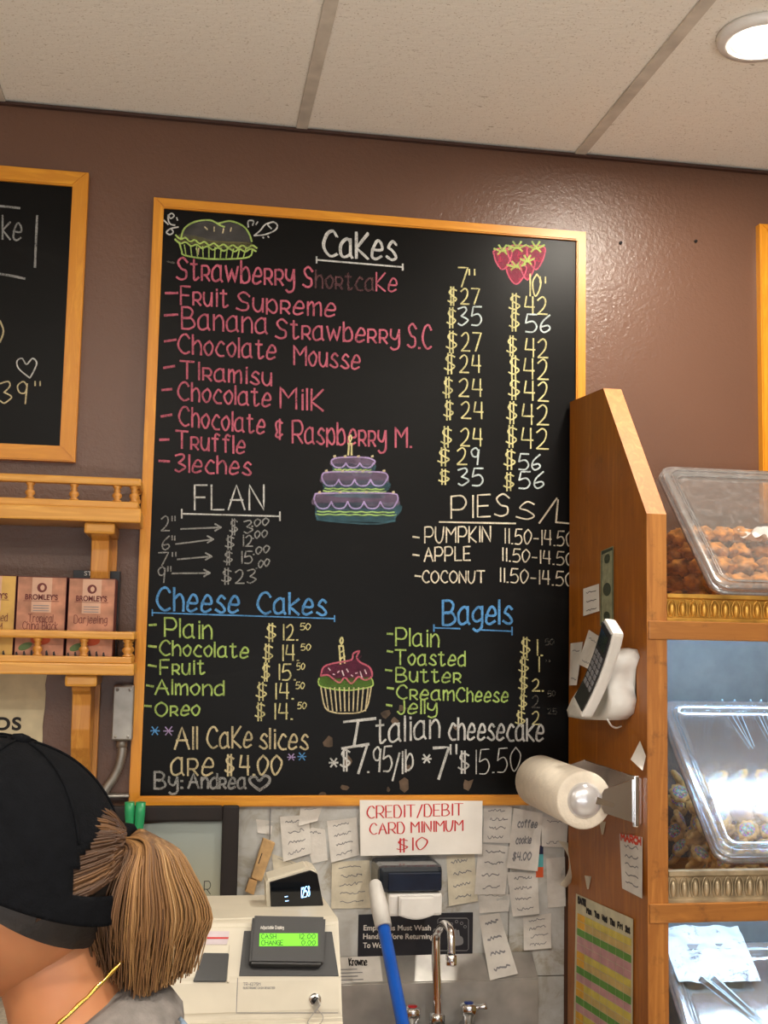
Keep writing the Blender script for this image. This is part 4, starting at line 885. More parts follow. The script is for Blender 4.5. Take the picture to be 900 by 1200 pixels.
# ================================================================== CASH REGISTER
YR = 1.60
def RX(px): return W(px, 1120, YR).x
rx0, rx1 = RX(401)-.37, RX(401)
zA = W(330, 1188, YR-.012).z; zB = W(330, 1146, YR+.004).z; zT = W(330, 1083, YR+.04).z
t = thing('cash_register', 'cream cash register with a green display on the counter', 'cash register', ((rx0+rx1)/2, YR+.02, CT))
R_prof = [(YR-.21, CT+.0), (YR-.21, CT+.075), (YR-.03, zA-.012), (YR-.014, zA-.010), (YR-.012, zA), (YR+.004, zB), (YR+.042, zT), (YR+.06, zT+.004), (YR+.24, zT-.004), (YR+.25, CT)]
bm = BM(); prism(bm, [(rx0, y, z) for y, z in R_prof], (rx1-rx0, 0, 0)); bmesh.ops.bevel(bm, geom=[e for e in bm.edges if e.calc_length() > .02], offset=.004, segments=2, affect='EDGES'); finish('register_body', bm, 'cream_plastic', t)
# frame on the sloping console face
q0 = Vector((0, YR+.004, zB)); q1 = Vector((0, YR+.042, zT)); fu = (q1-q0).normalized(); fn = Vector((1, 0, 0)).cross(fu).normalized()
def RF(px, py, lf=0):                 # photograph position on the console face, lifted along its normal
    d = ray(px, py); p = q0; s = (p-CAM).dot(fn)/d.dot(fn); return CAM+d*s+fn*lf
def rpoly(pts, lo, hi, nm, mat, bev=.0015, parent=None):
    bm = BM(); a = [RF(*p, lo) for p in pts]; prism(bm, a, fn*(hi-lo)); 
    if bev: bmesh.ops.bevel(bm, geom=list(bm.edges), offset=bev, segments=2, affect='EDGES')
    return finish(nm, bm, mat, parent or t)
rpoly([(286, 1091), (389, 1092), (397, 1144), (280, 1144)], -.002, .0012, 'display_bay', 'charcoal_plastic', .0005)
dh = rpoly([(295, 1078), (380, 1079.5), (377, 1135), (291, 1134)], .0014, .020, 'display_housing', 'charcoal_plastic', .003)
lcd = N('lit_green_lcd'); lcd.b.inputs['Base Color'].default_value = (.1, .4, .02, 1); lcd.b.inputs['Emission Color'].default_value = rgb(120, 240, 20); lcd.b.inputs['Emission Strength'].default_value = .75
rpoly([(303, 1099.5), (370.5, 1099.5), (370.5, 1114), (302.5, 1114.5)], .0202, .0206, 'green_screen', lcd.m, 0, dh)
def rline(items, mat, w, lf, parent, nm='lettering'):
    bm = BM(); f_ = lambda u, v_, l: RF(u, v_, lf)
    for it in items: write(bm, *it[:6], w, f_, 0)
    return finish(nm, bm, mat, parent)
MT['lcd_ink'] = plain('lcd_ink', (30, 90, 14), .6)
rline([('CASH', 305, 1106, 322, 1106, 5.2), ('12.00', 349, 1106, 368, 1106, 5.2), ('CHANGE', 305, 1113.3, 330, 1113.3, 5.2), ('0.00', 352, 1113.3, 368, 1113.3, 5.2)], 'lcd_ink', .95, .0209, dh, 'screen_lettering')
rline([('Adjustable Display', 304, 1094.5, 331, 1094.5, 3.4)], 'white_paper', .5, .0206, dh)
# text on the lower cream panel; seams
yl = YR-.0045
def lowface(px, py, lf=0): 
    A_ = Vector((0, YR-.012, zA)); B_ = Vector((0, YR+.004, zB)); n_ = Vector((1, 0, 0)).cross((B_-A_).normalized()); d = ray(px, py); s = (A_-CAM).dot(n_)/d.dot(n_); return CAM+d*s+n_*lf
bm = BM(); f2 = lambda u, v_, l: lowface(u, v_, .0006)
write(bm, 'TR-6275M', 285, 1155, 305, 1155, 3.2, .6, f2, 0); write(bm, 'ELECTRONIC CASH REGISTER', 285, 1159, 322, 1159, 2.2, .45, f2, 0); finish('lettering', bm, 'ink', t)
bm = BM(); ribbon(bm, [(278.5, 1146), (277, 1186)], .8, f2, 0); ribbon(bm, [(277, 1187), (396, 1187)], .8, f2, 0); finish('panel_seam', bm, 'ink', t)
# paper window and label on the left half
rpoly([(238, 1117), (268.5, 1117.5), (265, 1151), (226, 1151)], -.001, .0025, 'printer_cover', 'black_plastic', .001)
rpoly([(241, 1091.5), (269, 1091.5), (266, 1107), (238, 1107)], -.001, .0008, 'instruction_label', plain('lilac_label', (196, 184, 190), .6), 0)
rpoly([(240.5, 1098.5), (268, 1098.5), (267.5, 1100.5), (240, 1100.5)], .0009, .0012, 'label_stripe', 'red_ink', 0)
rpoly([(269, 1107), (271.5, 1107), (268.5, 1152), (266, 1152)], -.001, .003, 'cover_lip', 'cream_plastic', .0006)
# lock with key
kc = lowface(369, 1172); kn = Vector((0, -1, .25)).normalized()
bm = BM(); lathe(bm, [(.009, -.004), (.009, .002), (.006, .004), (.0, .004)], kc, kn, 20); lk = finish('key_lock', bm, 'chrome', t)
bm = BM(); lathe(bm, [(.0, .004), (.0048, .004), (.0045, .006), (.0, .006)], kc, kn, 16); finish('key_slot', bm, 'black_plastic', lk)
bm = BM(); box(bm, kc+Vector((-.001, -.028, -.008)), kc+Vector((.0015, -.005, .004)), .0005, Matrix.Rotation(radians(35), 3, 'Y')); finish('key', bm, 'steel', lk)
bm = BM(); pk = [kc+Vector((.0, -.024, -.004)), kc+Vector((.008, -.03, -.012)), kc+Vector((.002, -.03, -.022)), kc+Vector((-.012, -.028, -.02)), kc+Vector((-.004, -.026, -.008))]; tube(bm, [Vector(p) for p in crom([tuple(p) for p in pk+[pk[0]]], 5)], .0006, 5); finish('key_ring', bm, 'steel', lk)
# keyboard keys on the sloping deck
kd0 = Vector((0, YR-.21, CT+.075)); kd1 = Vector((0, YR-.03, zA-.012)); ku = (kd1-kd0).normalized(); knn = Vector((1, 0, 0)).cross(ku).normalized(); LK = (kd1-kd0).length
keycols = [plain('key_green', (96, 140, 120), .5), plain('key_pink', (196, 130, 140), .5), plain('key_blue', (110, 136, 150), .5), plain('key_cream', (206, 190, 150), .5), plain('key_grey', (150, 150, 150), .5)]
kp = None
for r_ in range(6):
    for c_ in range(12):
        x = rx0+.03+c_*.0262; p = Vector((x, kd0.y, kd0.z))+ku*(LK-.022-r_*.025); ci = (0 if c_ in (7,) else 1 if c_ in (8, 9) else 2 if c_ in (10,) else 3 if c_ < 5 else 1)
        bm = BM(); vs = box(bm, (-.0105, -.010, 0), (.0105, .010, .008), .002)
        Mx = Matrix((Vector((1, 0, 0)), ku, knn)).transposed()
        for v in bm.verts: v.co = p+Mx @ v.co
        finish('key_cap', bm, keycols[(ci+r_) % 5 if r_ else ci], t)
# pop-up customer display behind
YQ = 1.74
t2 = thing('pole_display', 'dark tilted customer display with blue digits behind the register', 'display', W(350, 1085, YQ))
cpx = [(313, 1033), (362, 1017.5), (373, 1022), (380, 1064), (378, 1079), (315, 1079)]
bm = BM(); prism(bm, [W(x-1.5, y-2, YQ+.004) for x, y in cpx], (0, .05, 0)); bmesh.ops.bevel(bm, geom=list(bm.edges), offset=.003, segments=2, affect='EDGES'); finish('display_shell', bm, 'cream_plastic', t2)
bm = BM(); prism(bm, [W(x, y, YQ) for x, y in [(316, 1034), (364, 1020), (372, 1024), (379, 1061), (376, 1066), (318, 1077)]], (0, .004, 0)); bmesh.ops.bevel(bm, geom=list(bm.edges), offset=.001, segments=1, affect='EDGES'); finish('dark_window', bm, plain('black_glass', (10, 13, 18), .08, 0, 0), t2)
bm = BM(); base0 = W(346, 1079, YQ+.03); lathe(bm, [(.025, zT+.0005-base0.z), (.025, zT+.003-base0.z), (.016, zT+.004-base0.z), (.016, .004)] if base0.z > zT else [(.02, -.002), (.02, .0)], (base0.x, YQ+.03, base0.z), seg=16); finish('display_stem', bm, 'cream_plastic', t2)
bl = N('blue_digits'); bl.b.inputs['Emission Color'].default_value = rgb(90, 180, 255); bl.b.inputs['Emission Strength'].default_value = 2.5
bm = BM(); f3 = lambda u, v_, l: W(u, v_, YQ-.0008); write(bm, '1258', 353, 1052, 363, 1050, 11, 1.1, f3, 0); finish('digits', bm, bl.m, t2)
bm = BM(); ribbon(bm, [(334, 1051), (337, 1050.5)], 1, f3); ribbon(bm, [(334.5, 1056), (338, 1055.5)], 1, f3); finish('indicator', bm, bl.m, t2)

# ================================================================== DISPLAY CABINET
pf = WX(758, 700, CX); YF = pf.y                      # front plane of the cabinet
TH = .037; CX2 = CX+.60; CB = YB-.004
zpk = WX(668, 471, CX); pk2 = WX(707, 455, CX); fr_top = WX(757, 602, CX)
t = thing('display_cabinet', 'brown stained wooden display cabinet of clear pastry bins at the right', 'cabinet', ((CX+CX2)/2, (YF+WALL)/2, 0))
prof = [(CB, 0), (CB, zpk.z), (pk2.y, pk2.z), (YF, fr_top.z), (YF, 0)]
for nm, x in (('side_panel', CX), ('side_panel', CX2-TH)):
    bm = BM(); prism(bm, [(x, y, z) for y, z in prof], (TH, 0, 0))
    for f in bm.faces:
        n_ = f.normal
        if abs(n_.x) < .5: f.material_index = 1 if (abs(n_.z) > .05 and f.calc_center_median().z > 1) else 2
    finish(nm, bm, ['cab_side', 'cab_top', 'cab_front_z'], t)
XL = CX+TH
def fz(py, px=800): return W(px, py, YF).z
rails = [(fz(728), fz(750), fz(696), 'gold'), (fz(1058.5), fz(1081), fz(1021), 'silver')]
dz = rails[0][0]-rails[1][0]; rails.append((rails[1][0]-dz, rails[1][1]-dz, rails[1][2]-dz, 'silver'))
for ztop, zbot, zm, mm in rails:
    bm = BM(); box(bm, (CX+.002, YF-.004, zbot), (CX2-.002, YF+.018, ztop), .002); finish('cross_rail', bm, 'cab_front_x', t)
    bm = BM(); box(bm, (XL, YF+.018, ztop-.010), (CX2-TH, CB-.010, ztop-.003)); finish('shelf', bm, 'cab_side', t)
    # egg-and-dart moulding
    bm = BM(); x0, x1 = XL+.001, CX2-TH-.001; h = zm-ztop
    prism(bm, [(x0, YF+.016, ztop+.0003), (x0, YF+.001, ztop+.0003), (x0, YF+.001, ztop+h*.10), (x0, YF+.005, ztop+h*.16), (x0, YF+.007, ztop+h*.55), (x0, YF+.004, ztop+h*.80), (x0, YF-.002, ztop+h*.86), (x0, YF-.002, ztop+h), (x0, YF+.016, ztop+h)], (x1-x0, 0, 0))
    md = finish('moulding', bm, mm, t)
    n = 26; s = (x1-x0)/n; proto = None
    bm = BM(); bmesh.ops.create_uvsphere(bm, u_segments=12, v_segments=8, radius=1)
    for v in bm.verts: v.co = Vector((v.co.x*s*.27, v.co.y*.006, v.co.z*h*.27))
    for f in bm.faces: f.smooth = True
    # surrounding shell arch
    pts = [Vector((s*.40*cos(a_), -.0015, h*.36*sin(a_))) for a_ in [pi*(-.25+1.5*i/12) for i in range(13)]]; tube(bm, pts, .0013, 5)
    for v in bm.verts: v.co += ORG[md.name]
    for i in range(n):
        if proto is None: proto = finish('egg_ornament', bm, mm, md); o = proto
        else: o = proto.copy(); COL.objects.link(o)
        o.location = Vector((x0+s*(i+.5), YF+.0055, ztop+h*.44))-ORG[md.name]
bm = BM(); box(bm, (XL, CB-.009, 0), (CX2-TH, CB, rails[0][1])); finish('back_panel', bm, plain('grey_back_panel', (92, 90, 88), .6), t)
bm = BM(); box(bm, (XL, YF+.01, 0), (CX2-TH, YF+.03, rails[2][1]), .002); finish('lower_front', bm, 'cab_front_x', t)
# LED tubes under the two lower compartments' ceilings
led = N('cool_led'); led.b.inputs['Emission Color'].default_value = (.45, .72, 1, 1); led.b.inputs['Emission Strength'].default_value = 95
for k, (ztop, zbot, zm, mm) in enumerate(rails[:2]):
    tt = thing('led_tube', ['cool white light tube hidden behind the upper rail of the cabinet', 'cool white light tube hidden behind the lower rail of the cabinet'][k], 'lamp', ((XL+CX2)/2, 2.075, ztop-.03), 'light tubes in the cabinet')
    bm = BM(); tube(bm, [(XL+.02, 2.07, ztop-.022), (CX2-TH-.02, 2.07, ztop-.022)], .007, 12); finish('tube', bm, led.m, tt)
    bm = BM(); box(bm, (XL+.005, 2.06, ztop-.0145), (CX2-TH-.005, 2.08, ztop-.0102)); finish('fixture_channel', bm, 'white_plastic', tt)

# ---- clear pastry bins
yFb = 2.01; BL_ = W(842, 685, yFb).x; BR_ = BL_+.36
yB = BL_/(W(776, 552, 1.0).x)
HF = W(850, 689, yFb).z-(rails[0][0]-.004); HT = W(776, 551, yB).z-(rails[0][0]-.004)
def bin_(zs_, label):
    """zs_ shelf height; body with sloped mouth and separate slanted lid"""
    zf = zs_+HF; zt_ = zs_+HT
    t = thing('pastry_bin', label, 'bin', ((BL_+BR_)/2, 2.15, zs_), 'clear pastry bins in the cabinet')
    th = .003
    prof_ = [(2.338, zs_+.001), (2.338, zt_-.012), (yB, zt_-.012), (yFb, zf-.012), (2.045, zs_+.001)]
    bm = BM()
    A_ = [bm.verts.new((BL_, y, z)) for y, z in prof_]; B_ = [bm.verts.new((BR_, y, z)) for y, z in prof_]
    bm.faces.new(A_); bm.faces.new(B_[::-1])
    for k in (0, 1, 3, 4): bm.faces.new((A_[k], A_[(k+1) % 5], B_[(k+1) % 5], B_[k]))
    finish('bin_body', bm, 'clear', t)
    # sloped frame
    sv = Vector((0, yB-yFb, zt_-zf)); Ls = sv.length; sv.normalize(); nn = Vector((1, 0, 0)).cross(sv).normalized()
    w_ = BR_-BL_; O0 = Vector((BL_, yFb, zf))
    def SP(u, v_, h): return O0+Vector((u, 0, 0))+sv*v_+nn*h
    def rr(inset, r, h, n=6):
        pts = []
        for cx_, cy_, a0 in ((w_-inset-r, inset+r, -pi/2), (w_-inset-r, Ls-inset-r, 0), (inset+r, Ls-inset-r, pi/2), (inset+r, inset+r, pi)):
            for k in range(n+1): a_ = a0+pi/2*k/n; pts.append(SP(cx_+r*cos(a_), cy_+r*sin(a_), h))
        return pts
    def loft(loops, nm, mat, parent, closed=False, cap=False):
        bm = BM(); L = [[bm.verts.new(p) for p in lp] for lp in loops]
        prs = list(zip(L, L[1:]))+([(L[-1], L[0])] if closed else [])
        for a, b in prs:
            for k in range(len(a)): f = bm.faces.new((a[k], a[(k+1) % len(a)], b[(k+1) % len(a)], b[k])); f.smooth = True
        if cap: bm.faces.new(L[-1])
        bmesh.ops.recalc_face_normals(bm, faces=bm.faces); return finish(nm, bm, mat, parent)
    loft([rr(-.010, .032, -.014), rr(-.010, .032, -.006), rr(.008, .026, -.006), rr(.008, .026, -.014)], 'bin_rim', 'rim', t, True)
    ld = loft([rr(-.006, .03, -.004), rr(-.008, .03, .004), rr(-.003, .028, .008), rr(.010, .024, .008), rr(.016, .022, .003), rr(.022, .02, -.002), rr(.030, .018, -.003)], 'bin_lid', 'rim', t, False)
    loft([rr(.030, .018, -.0032), rr(.05, .015, -.0034), rr(.11, .01, -.0036)], 'lid_pane', 'lid', ld, False, True)
    for inset, h in ((.0095, .0095), (.019, .003)):
        bm = BM(); lp = rr(inset, .024, h); tube(bm, lp+lp[:2], .0011, 6, False); finish('lid_ridge', bm, 'rim', ld)
    return t, SP, Ls
shelves = [r_[0]-.004 for r_ in rails]
b1 = bin_(shelves[0], 'clear bin of knobbly brown cookies on top of the cabinet, slanted lid')
b2 = bin_(shelves[1], 'clear bin of sprinkle cookies under the glaring light in the middle compartment')
b3 = bin_(shelves[2], 'clear bin of pale crescent cookies in the lowest visible compartment')

# ---- cookies
def lump(seed, rx_, ry_, rz_, amp, fq, sub=3):
    bm = BM(); bmesh.ops.create_icosphere(bm, subdivisions=sub, radius=1)
    for v in bm.verts:
        n_ = noise.noise(v.co*fq+Vector((seed*3.1, seed, 0)))
        k = 1+amp*n_; v.co = Vector((v.co.x*rx_*k, v.co.y*ry_*k, v.co.z*rz_*k))
    for f in bm.faces: f.smooth = True
    return bm
MT['nut_cookie'] = plain('nut_cookie', (190, 124, 46), .7, 0, .35, .6, 50); MT['butter_cookie'] = plain('butter_cookie', (214, 176, 106), .75, 0, .2, .5, 60); MT['crescent'] = plain('crescent_dough', (226, 196, 130), .7, 0, .15, .3, 50)
q = N('sprinkles'); v = q.coord(); vo = q.n('ShaderNodeTexVoronoi'); vo.inputs['Scale'].default_value = 480; q.l(v, vo.inputs['Vector'])
hs = q.n('ShaderNodeHueSaturation'); hs.inputs['Saturation'].default_value = 1.0; hs.inputs['Value'].default_value = .8; q.l(vo.outputs['Color'], hs.inputs['Color']); q.l(hs.outputs[0], q.b.inputs['Base Color']); MT['sprinkles'] = q.m
def flower(seed):
    bm = BM(); n = 36; pr_ = [(0, .35), (.35, .5), (.55, .9), (.8, 1), (1, .55), (.95, .0), (.6, -.3), (0, -.3)]; rings = []
    for r, h in pr_:
        rings.append([bm.verts.new((.021*r*(1+.09*cos(9*2*pi*k/n)*(r > .5))*cos(2*pi*k/n), .021*r*(1+.09*cos(9*2*pi*k/n)*(r > .5))*sin(2*pi*k/n), .009*h)) for k in range(n)] if r else [bm.verts.new((0, 0, .009*h))])
    for a, b in zip(rings, rings[1:]):
        for k in range(n):
            f = bm.faces.new((a[0], b[k], b[(k+1) % n])) if len(a) == 1 else bm.faces.new((a[k], a[(k+1) % n], b[0])) if len(b) == 1 else bm.faces.new((a[k], a[(k+1) % n], b[(k+1) % n], b[k])); f.smooth = True
    bmesh.ops.recalc_face_normals(bm, faces=bm.faces); return bm
def sprinkle_cap():
    bm = BM(); bmesh.ops.create_uvsphere(bm, u_segments=20, v_segments=10, radius=1)
    for v in bm.verts: v.co = Vector((v.co.x*.0165, v.co.y*.0165, .006+v.co.z*.0062))
    return bm
def proto(name, bm, mat, label, cat, group):
    o = finish(name, bm, mat, origin=(0, 0, 0)); tag(o, label, cat, group); return o
def pile(root, zs_, fill, nx, ny, nl, gap, tilt=.3):
    """fill: callable y -> pile height"""
    first = True
    for l in range(nl):
        for j in range(ny):
            for i in range(nx):
                y = 2.078+(2.30-2.078)*(j+.5*(l % 2))/(ny-.4); x = BL_+.028+(BR_-BL_-.056)*(i+.5*((j+l) % 2))/(nx-.5)
                z = zs_+gap*.55+l*gap
                if z > zs_+fill(y): continue
                if first: o = root; first = False
                else:
                    o = root.copy(); COL.objects.link(o)
                    for ch in list(root.children): c_ = ch.copy(); COL.objects.link(c_); c_.parent = o
                o.location = (x+random.uniform(-.004, .004), y+random.uniform(-.004, .004), z+random.uniform(-.002, .002))
                o.rotation_euler = (random.uniform(-.25, .25)+tilt, random.uniform(-.25, .25), random.uniform(0, 6.28))
r_ = proto('nut_cookie', lump(1, .025, .022, .016, .62, 2.4, 3), 'nut_cookie', 'knobbly brown cookie in the bin on top of the cabinet', 'cookie', 'brown cookies in the top bin')
pile(r_, shelves[0], lambda y: .10+.52*(y-2.03), 7, 5, 6, .033, .1)
r_ = proto('sprinkle_cookie', flower(2), 'butter_cookie', 'round ridged cookie topped with sprinkles in the middle bin', 'cookie', 'sprinkle cookies in the middle bin')
o = finish('sprinkle_topping', sprinkle_cap(), 'sprinkles', r_); o['label'] = 'many coloured sprinkles'
pile(r_, shelves[1], lambda y: .10+.36*(y-2.03), 7, 5, 8, .026, .85)
bm = BM(); pts = [Vector((.03*cos(a_), .03*sin(a_), 0)) for a_ in [pi*(.1+.8*i/12) for i in range(13)]]; tube(bm, pts, [.003+.010*sin(pi*i/12) for i in range(13)], 10)
r_ = proto('crescent_cookie', bm, 'crescent', 'pale crescent cookie in the lowest visible bin', 'cookie', 'crescent cookies in the lowest bin')
pile(r_, shelves[2], lambda y: .10+.40*(y-2.03), 6, 5, 7, .026)
q = N('stained_liner'); v = q.coord((1, 1, 1.6)); q.l(q.ramp(q.noise(v, 26, 6, .7, .6), [(.55, rgb(196, 200, 202)), (.66, rgb(96, 80, 84))]), q.b.inputs['Base Color']); MT['liner'] = q.m
# paper liner and white bag in the bins
def crumple(x0, x1, y0, y1, z0, z1, amp, nm, label, cat, mat, n=22):
    bm = BM(); g = [[None]*(n+1) for _ in range(n+1)]
    for j in range(n+1):
        for i in range(n+1):
            u, v_ = i/n, j/n; p = Vector((x0+(x1-x0)*u, y0+(y1-y0)*v_, z0+(z1-z0)*v_)); k = noise.noise(p*28)+.5*noise.noise(p*70)
            g[j][i] = bm.verts.new(p+Vector((0, -amp*k*.6, amp*k)))
    for j in range(n):
        for i in range(n): f = bm.faces.new((g[j][i], g[j][i+1], g[j+1][i+1], g[j+1][i])); f.smooth = True
    return tag(finish(nm, bm, mat), label, cat)
crumple(BL_+.13, BL_+.27, 2.12, 2.2, shelves[0]+.17, shelves[0]+.20, .02, 'paper_bag', 'crumpled white wrapper lying on the brown cookies under the top lid', 'wrapper', 'white_paper')
s3 = shelves[2]
crumple(BL_+.0, BL_+.17, 2.195, 2.29, W(800, 1152, 2.195).z, W(800, 1086, 2.29).z, .007, 'paper_liner', 'wrinkled white paper sheet lying over the lid of the lowest bin', 'paper', 'liner')
# clear tongs
def tongs(p0, p1, sep, label):
    t = thing('serving_tongs', label, 'tongs', p0, 'clear tongs in the bins')
    p0 = Vector(p0); p1 = Vector(p1); d = (p1-p0).normalized(); s_ = Vector((1, 0, 0)); n_ = s_.cross(d).normalized(); edge = plain('tong_edge', (190, 215, 225), .15, 0, 0)
    for k in (-1, 1):
        o_ = s_*(sep*k); bm = BM(); w_ = .009
        A_ = p0+s_*.004*k; B_ = p1+o_
        prism(bm, [A_-n_*w_*.5, A_+n_*w_*.5, B_+n_*w_, B_-n_*w_], s_*.0022*k); ar = finish('tong_arm', bm, 'rim', t)
        for sg in (-1, 1):
            bm = BM(); tube(bm, [A_+n_*w_*.5*sg, B_+n_*w_*sg], .0010, 5); finish('arm_edge', bm, edge, ar)
    bm = BM(); tube(bm, [p1+s_*sep-n_*.009, p1+s_*sep+n_*.009], .0015, 6); tube(bm, [p1-s_*sep-n_*.009, p1-s_*sep+n_*.009], .0015, 6); finish('tong_lip', bm, edge, t)
s2 = shelves[1]
tongs(tuple(W(881, 876, 2.23)), tuple(W(852, 823, 2.30)), .014, 'clear plastic tongs standing in the sprinkle cookies, left pair')
tongs(tuple(W(908, 876, 2.23)), tuple(W(884, 823, 2.30)), .012, 'clear plastic tongs standing in the sprinkle cookies, right pair')
tongs((BL_+.12, 2.05, W(860, 1215, 2.05).z), (W(828, 1146, 2.13).x, 2.13, W(828, 1146, 2.13).z), .012, 'clear plastic tongs in the crescent cookie bin')

# ---- things on the cabinet's left side
SX = CX-.0005
def side_paper(nm, quad, label, cat, mat, curl=.003, lines=3, words=None, group=None, ink='ink'):
    a, b, c, d = [Vector(p) for p in quad]; ph = random.uniform(0, 6)
    def fr(u, v_, lf):
        p = (a*(1-u)+b*u)*(1-v_)+(d*(1-u)+c*u)*v_
        return WX(p.x, p.y, SX-(.0008+curl*v_*v_+curl*.2*(1+sin(ph+u*4+v_*4)))-lf)
    t = thing(nm, label, cat, fr(.5, 1, 0), group); bm = BM(); n = 8
    g = [[bm.verts.new(fr(i/n, j/n, 0)) for i in range(n+1)] for j in range(n+1)]
    for j in range(n):
        for i in range(n): f = bm.faces.new((g[j][i], g[j+1][i], g[j+1][i+1], g[j][i+1])); f.smooth = True
    finish('sheet', bm, mat, t)
    if lines:
        bm = BM()
        for k in range(lines):
            v0 = .2+.65*k/max(lines-1, 1); ribbon(bm, crom([(.2+.6*i/8, v0+random.uniform(-.03, .03)) for i in range(9)], 2), .022, lambda u, v_, lf: fr(u, v_, .0005))
        finish('handwriting', bm, ink, t)
    return t, fr
# dollar bill
t, fr_ = side_paper('dollar_bill', [(704, 646), (719, 639.5), (719, 737), (703, 733)], 'one dollar bill taped upright on the side of the cabinet', 'banknote', plain('banknote_green', (150, 152, 122), .8, 0, .12, 0, 60), .001, 0)
MT['bill_ink'] = plain('bill_ink', (62, 70, 54), .8)
bm = BM(); fb = lambda u, v_, lf: fr_(u, v_, .0005)
ribbon(bm, [(.08, .03), (.92, .03), (.92, .97), (.08, .97), (.08, .03)], .05, fb, 0)
for vv in (.13, .86): ribbon(bm, crom([(.5+.2*cos(a_), vv+.035*sin(a_)) for a_ in [i*pi/4 for i in range(9)]], 2), .05, fb, 0); ribbon(bm, [(.4, vv), (.6, vv)], .014, fb, 0)
finish('engraved_border', bm, 'bill_ink', t)
bm = BM(); f = bm.faces.new([bm.verts.new(fr_(.5+.3*cos(a_), .52+.085*sin(a_), .0007)) for a_ in [i*pi/9 for i in range(18)]]); finish('portrait_oval', bm, 'bill_ink', t)
side_paper('name_card', [(683.5, 690), (702, 684), (702.5, 716), (683.5, 722)], 'white business card taped left of the dollar bill', 'card', 'white_paper', .001, 3, ink='black_ink')
side_paper('note_slip', [(668.5, 754), (683, 752), (676, 803), (667, 803)], 'narrow slip of paper at the left edge of the cabinet side, by the phone', 'note', 'paper', .01, 2)
side_paper('note_slip', [(690, 738), (703, 746), (694, 786), (677, 778)], 'curved slip of paper touching the white phone', 'note', 'paper', .018, 2)
side_paper('note_slip', [(750, 868), (757, 886), (753, 903), (739, 890)], 'torn pointed white scrap on the cabinet above the towel bracket', 'note', 'white_paper', .01, 0)
t, fr_ = side_paper('note_slip', [(726, 977), (753, 981), (752.5, 1053), (729, 1041)], 'torn calendar slip with red heading under the towel bracket', 'note', 'paper', .004, 5)
bm = BM(); items, tot = layout('MARCH')
for st in items: ribbon(bm, [(.06+.86*px/tot, .11+.02*px/tot-.011*py) for px, py in st], .05, lambda u, v_, lf: fr_(u, v_, .0007))
finish('red_heading', bm, plain('red_orange_ink', (206, 66, 40), .7), t)
for px, py in ((706, 966), (689, 1030), (737, 1000)):
    bm = BM(); vs = [bm.verts.new(WX(px+a_, py+b_, SX-.0006)) for a_, b_ in ((-4, -4), (4, -3), (1, 12), (-1, 12))]; bm.faces.new(vs)
    tag(finish('tape_scrap', bm, 'paper2'), {706: 'torn tape scrap right under the paper towel roll', 689: 'torn tape scrap just above the striped schedule', 737: 'torn tape scrap above the calendar slip with red heading'}[px], 'tape')
# coloured schedule
t, fr_ = side_paper('schedule_sheet', [(675, 1047), (742, 1077), (741, 1262), (672, 1212)], 'schedule sheet striped in yellow, green and pink highlighter on the cabinet side', 'chart', plain('schedule_paper', (206, 200, 170), .6), .003, 0)
hc = {'y': plain('highlight_yellow', (214, 196, 90), .6, 0, .08), 'o': plain('highlight_orange', (226, 170, 50), .6, 0, .08), 'g': plain('highlight_green', (98, 150, 62), .6, 0, .08), 'p': plain('highlight_pink', (198, 148, 150), .6, 0, .08), 'l': plain('highlight_sand', (206, 178, 110), .6, 0, .08)}
vr = .13
for k, ch in enumerate('ylgppylgpylgpylg'):
    hgt = .053; 
    for c_ in range(7):
        u0 = .03+c_*.135; u1 = u0+.13; cch = 'o' if (c_ == 0 and ch in 'yl') else ch
        bm = BM(); vs = [bm.verts.new(fr_(u, v_, .0005)) for u, v_ in ((u0, vr+.002), (u1, vr+.002), (u1, vr+hgt-.002), (u0, vr+hgt-.002))]; bm.faces.new(vs); finish('schedule_cell', bm, hc[cch], t)
    vr += hgt
bm = BM(); items, tot = layout('DATE')
for st in items: ribbon(bm, [(.04+.13*px/tot, .055-.0035*py) for px, py in st], .02, lambda u, v_, lf: fr_(u, v_, .0008))
for c_, s in enumerate(['Mon', 'Tue', 'Wed', 'Thu', 'Fri', 'Sat']):
    items, tot = layout(s)
    for st in items: ribbon(bm, [(.19+c_*.135+.08*px/tot, .10-.0035*py) for px, py in st], .015, lambda u, v_, lf: fr_(u, v_, .0008))
finish('printed_heading', bm, 'black_ink', t)

# ---- cordless phone in its base
pc = WX(715, 800, SX-.035)
t = thing('cordless_phone', 'white cordless phone leaning in its cradle on the side of the cabinet', 'phone', WX(715, 846, SX-.03))
# cradle: outline in the side plane, swept outwards, tapered
out = [(684, 833), (686, 841), (704, 844), (733, 845), (741, 838), (744, 822), (740, 805), (743, 786), (748, 772), (745, 763), (735, 761), (722, 768), (710, 786), (700, 806), (690, 820)]
bm = BM(); far = [WX(x+2, y-2, SX) for x, y in out]; near = [f_+Vector((-.050, -.012, -.004)) for f_ in far]
cn = sum(near, Vector())/len(near); mid = [n_*.35+f_*.65 for n_, f_ in zip(near, far)]; e1 = [n_.lerp(cn, .05)+Vector((.004, 0, 0)) for n_ in near]; e2 = [n_.lerp(cn, .16) for n_ in near]; inner = [n_.lerp(cn, .5)+Vector((.008, 0, 0)) for n_ in near]
L = [[bm.verts.new(p) for p in lp] for lp in (far, mid, e1, e2, inner)]
for a, b in zip(L, L[1:]):
    for k in range(len(a)): f = bm.faces.new((a[k], a[(k+1) % len(a)], b[(k+1) % len(a)], b[k])); f.smooth = True
fc = [bm.faces.new(L[0][::-1]), bm.faces.new(L[-1])]; bmesh.ops.triangulate(bm, faces=fc); bmesh.ops.recalc_face_normals(bm, faces=bm.faces); finish('cradle', bm, 'white_plastic', t)
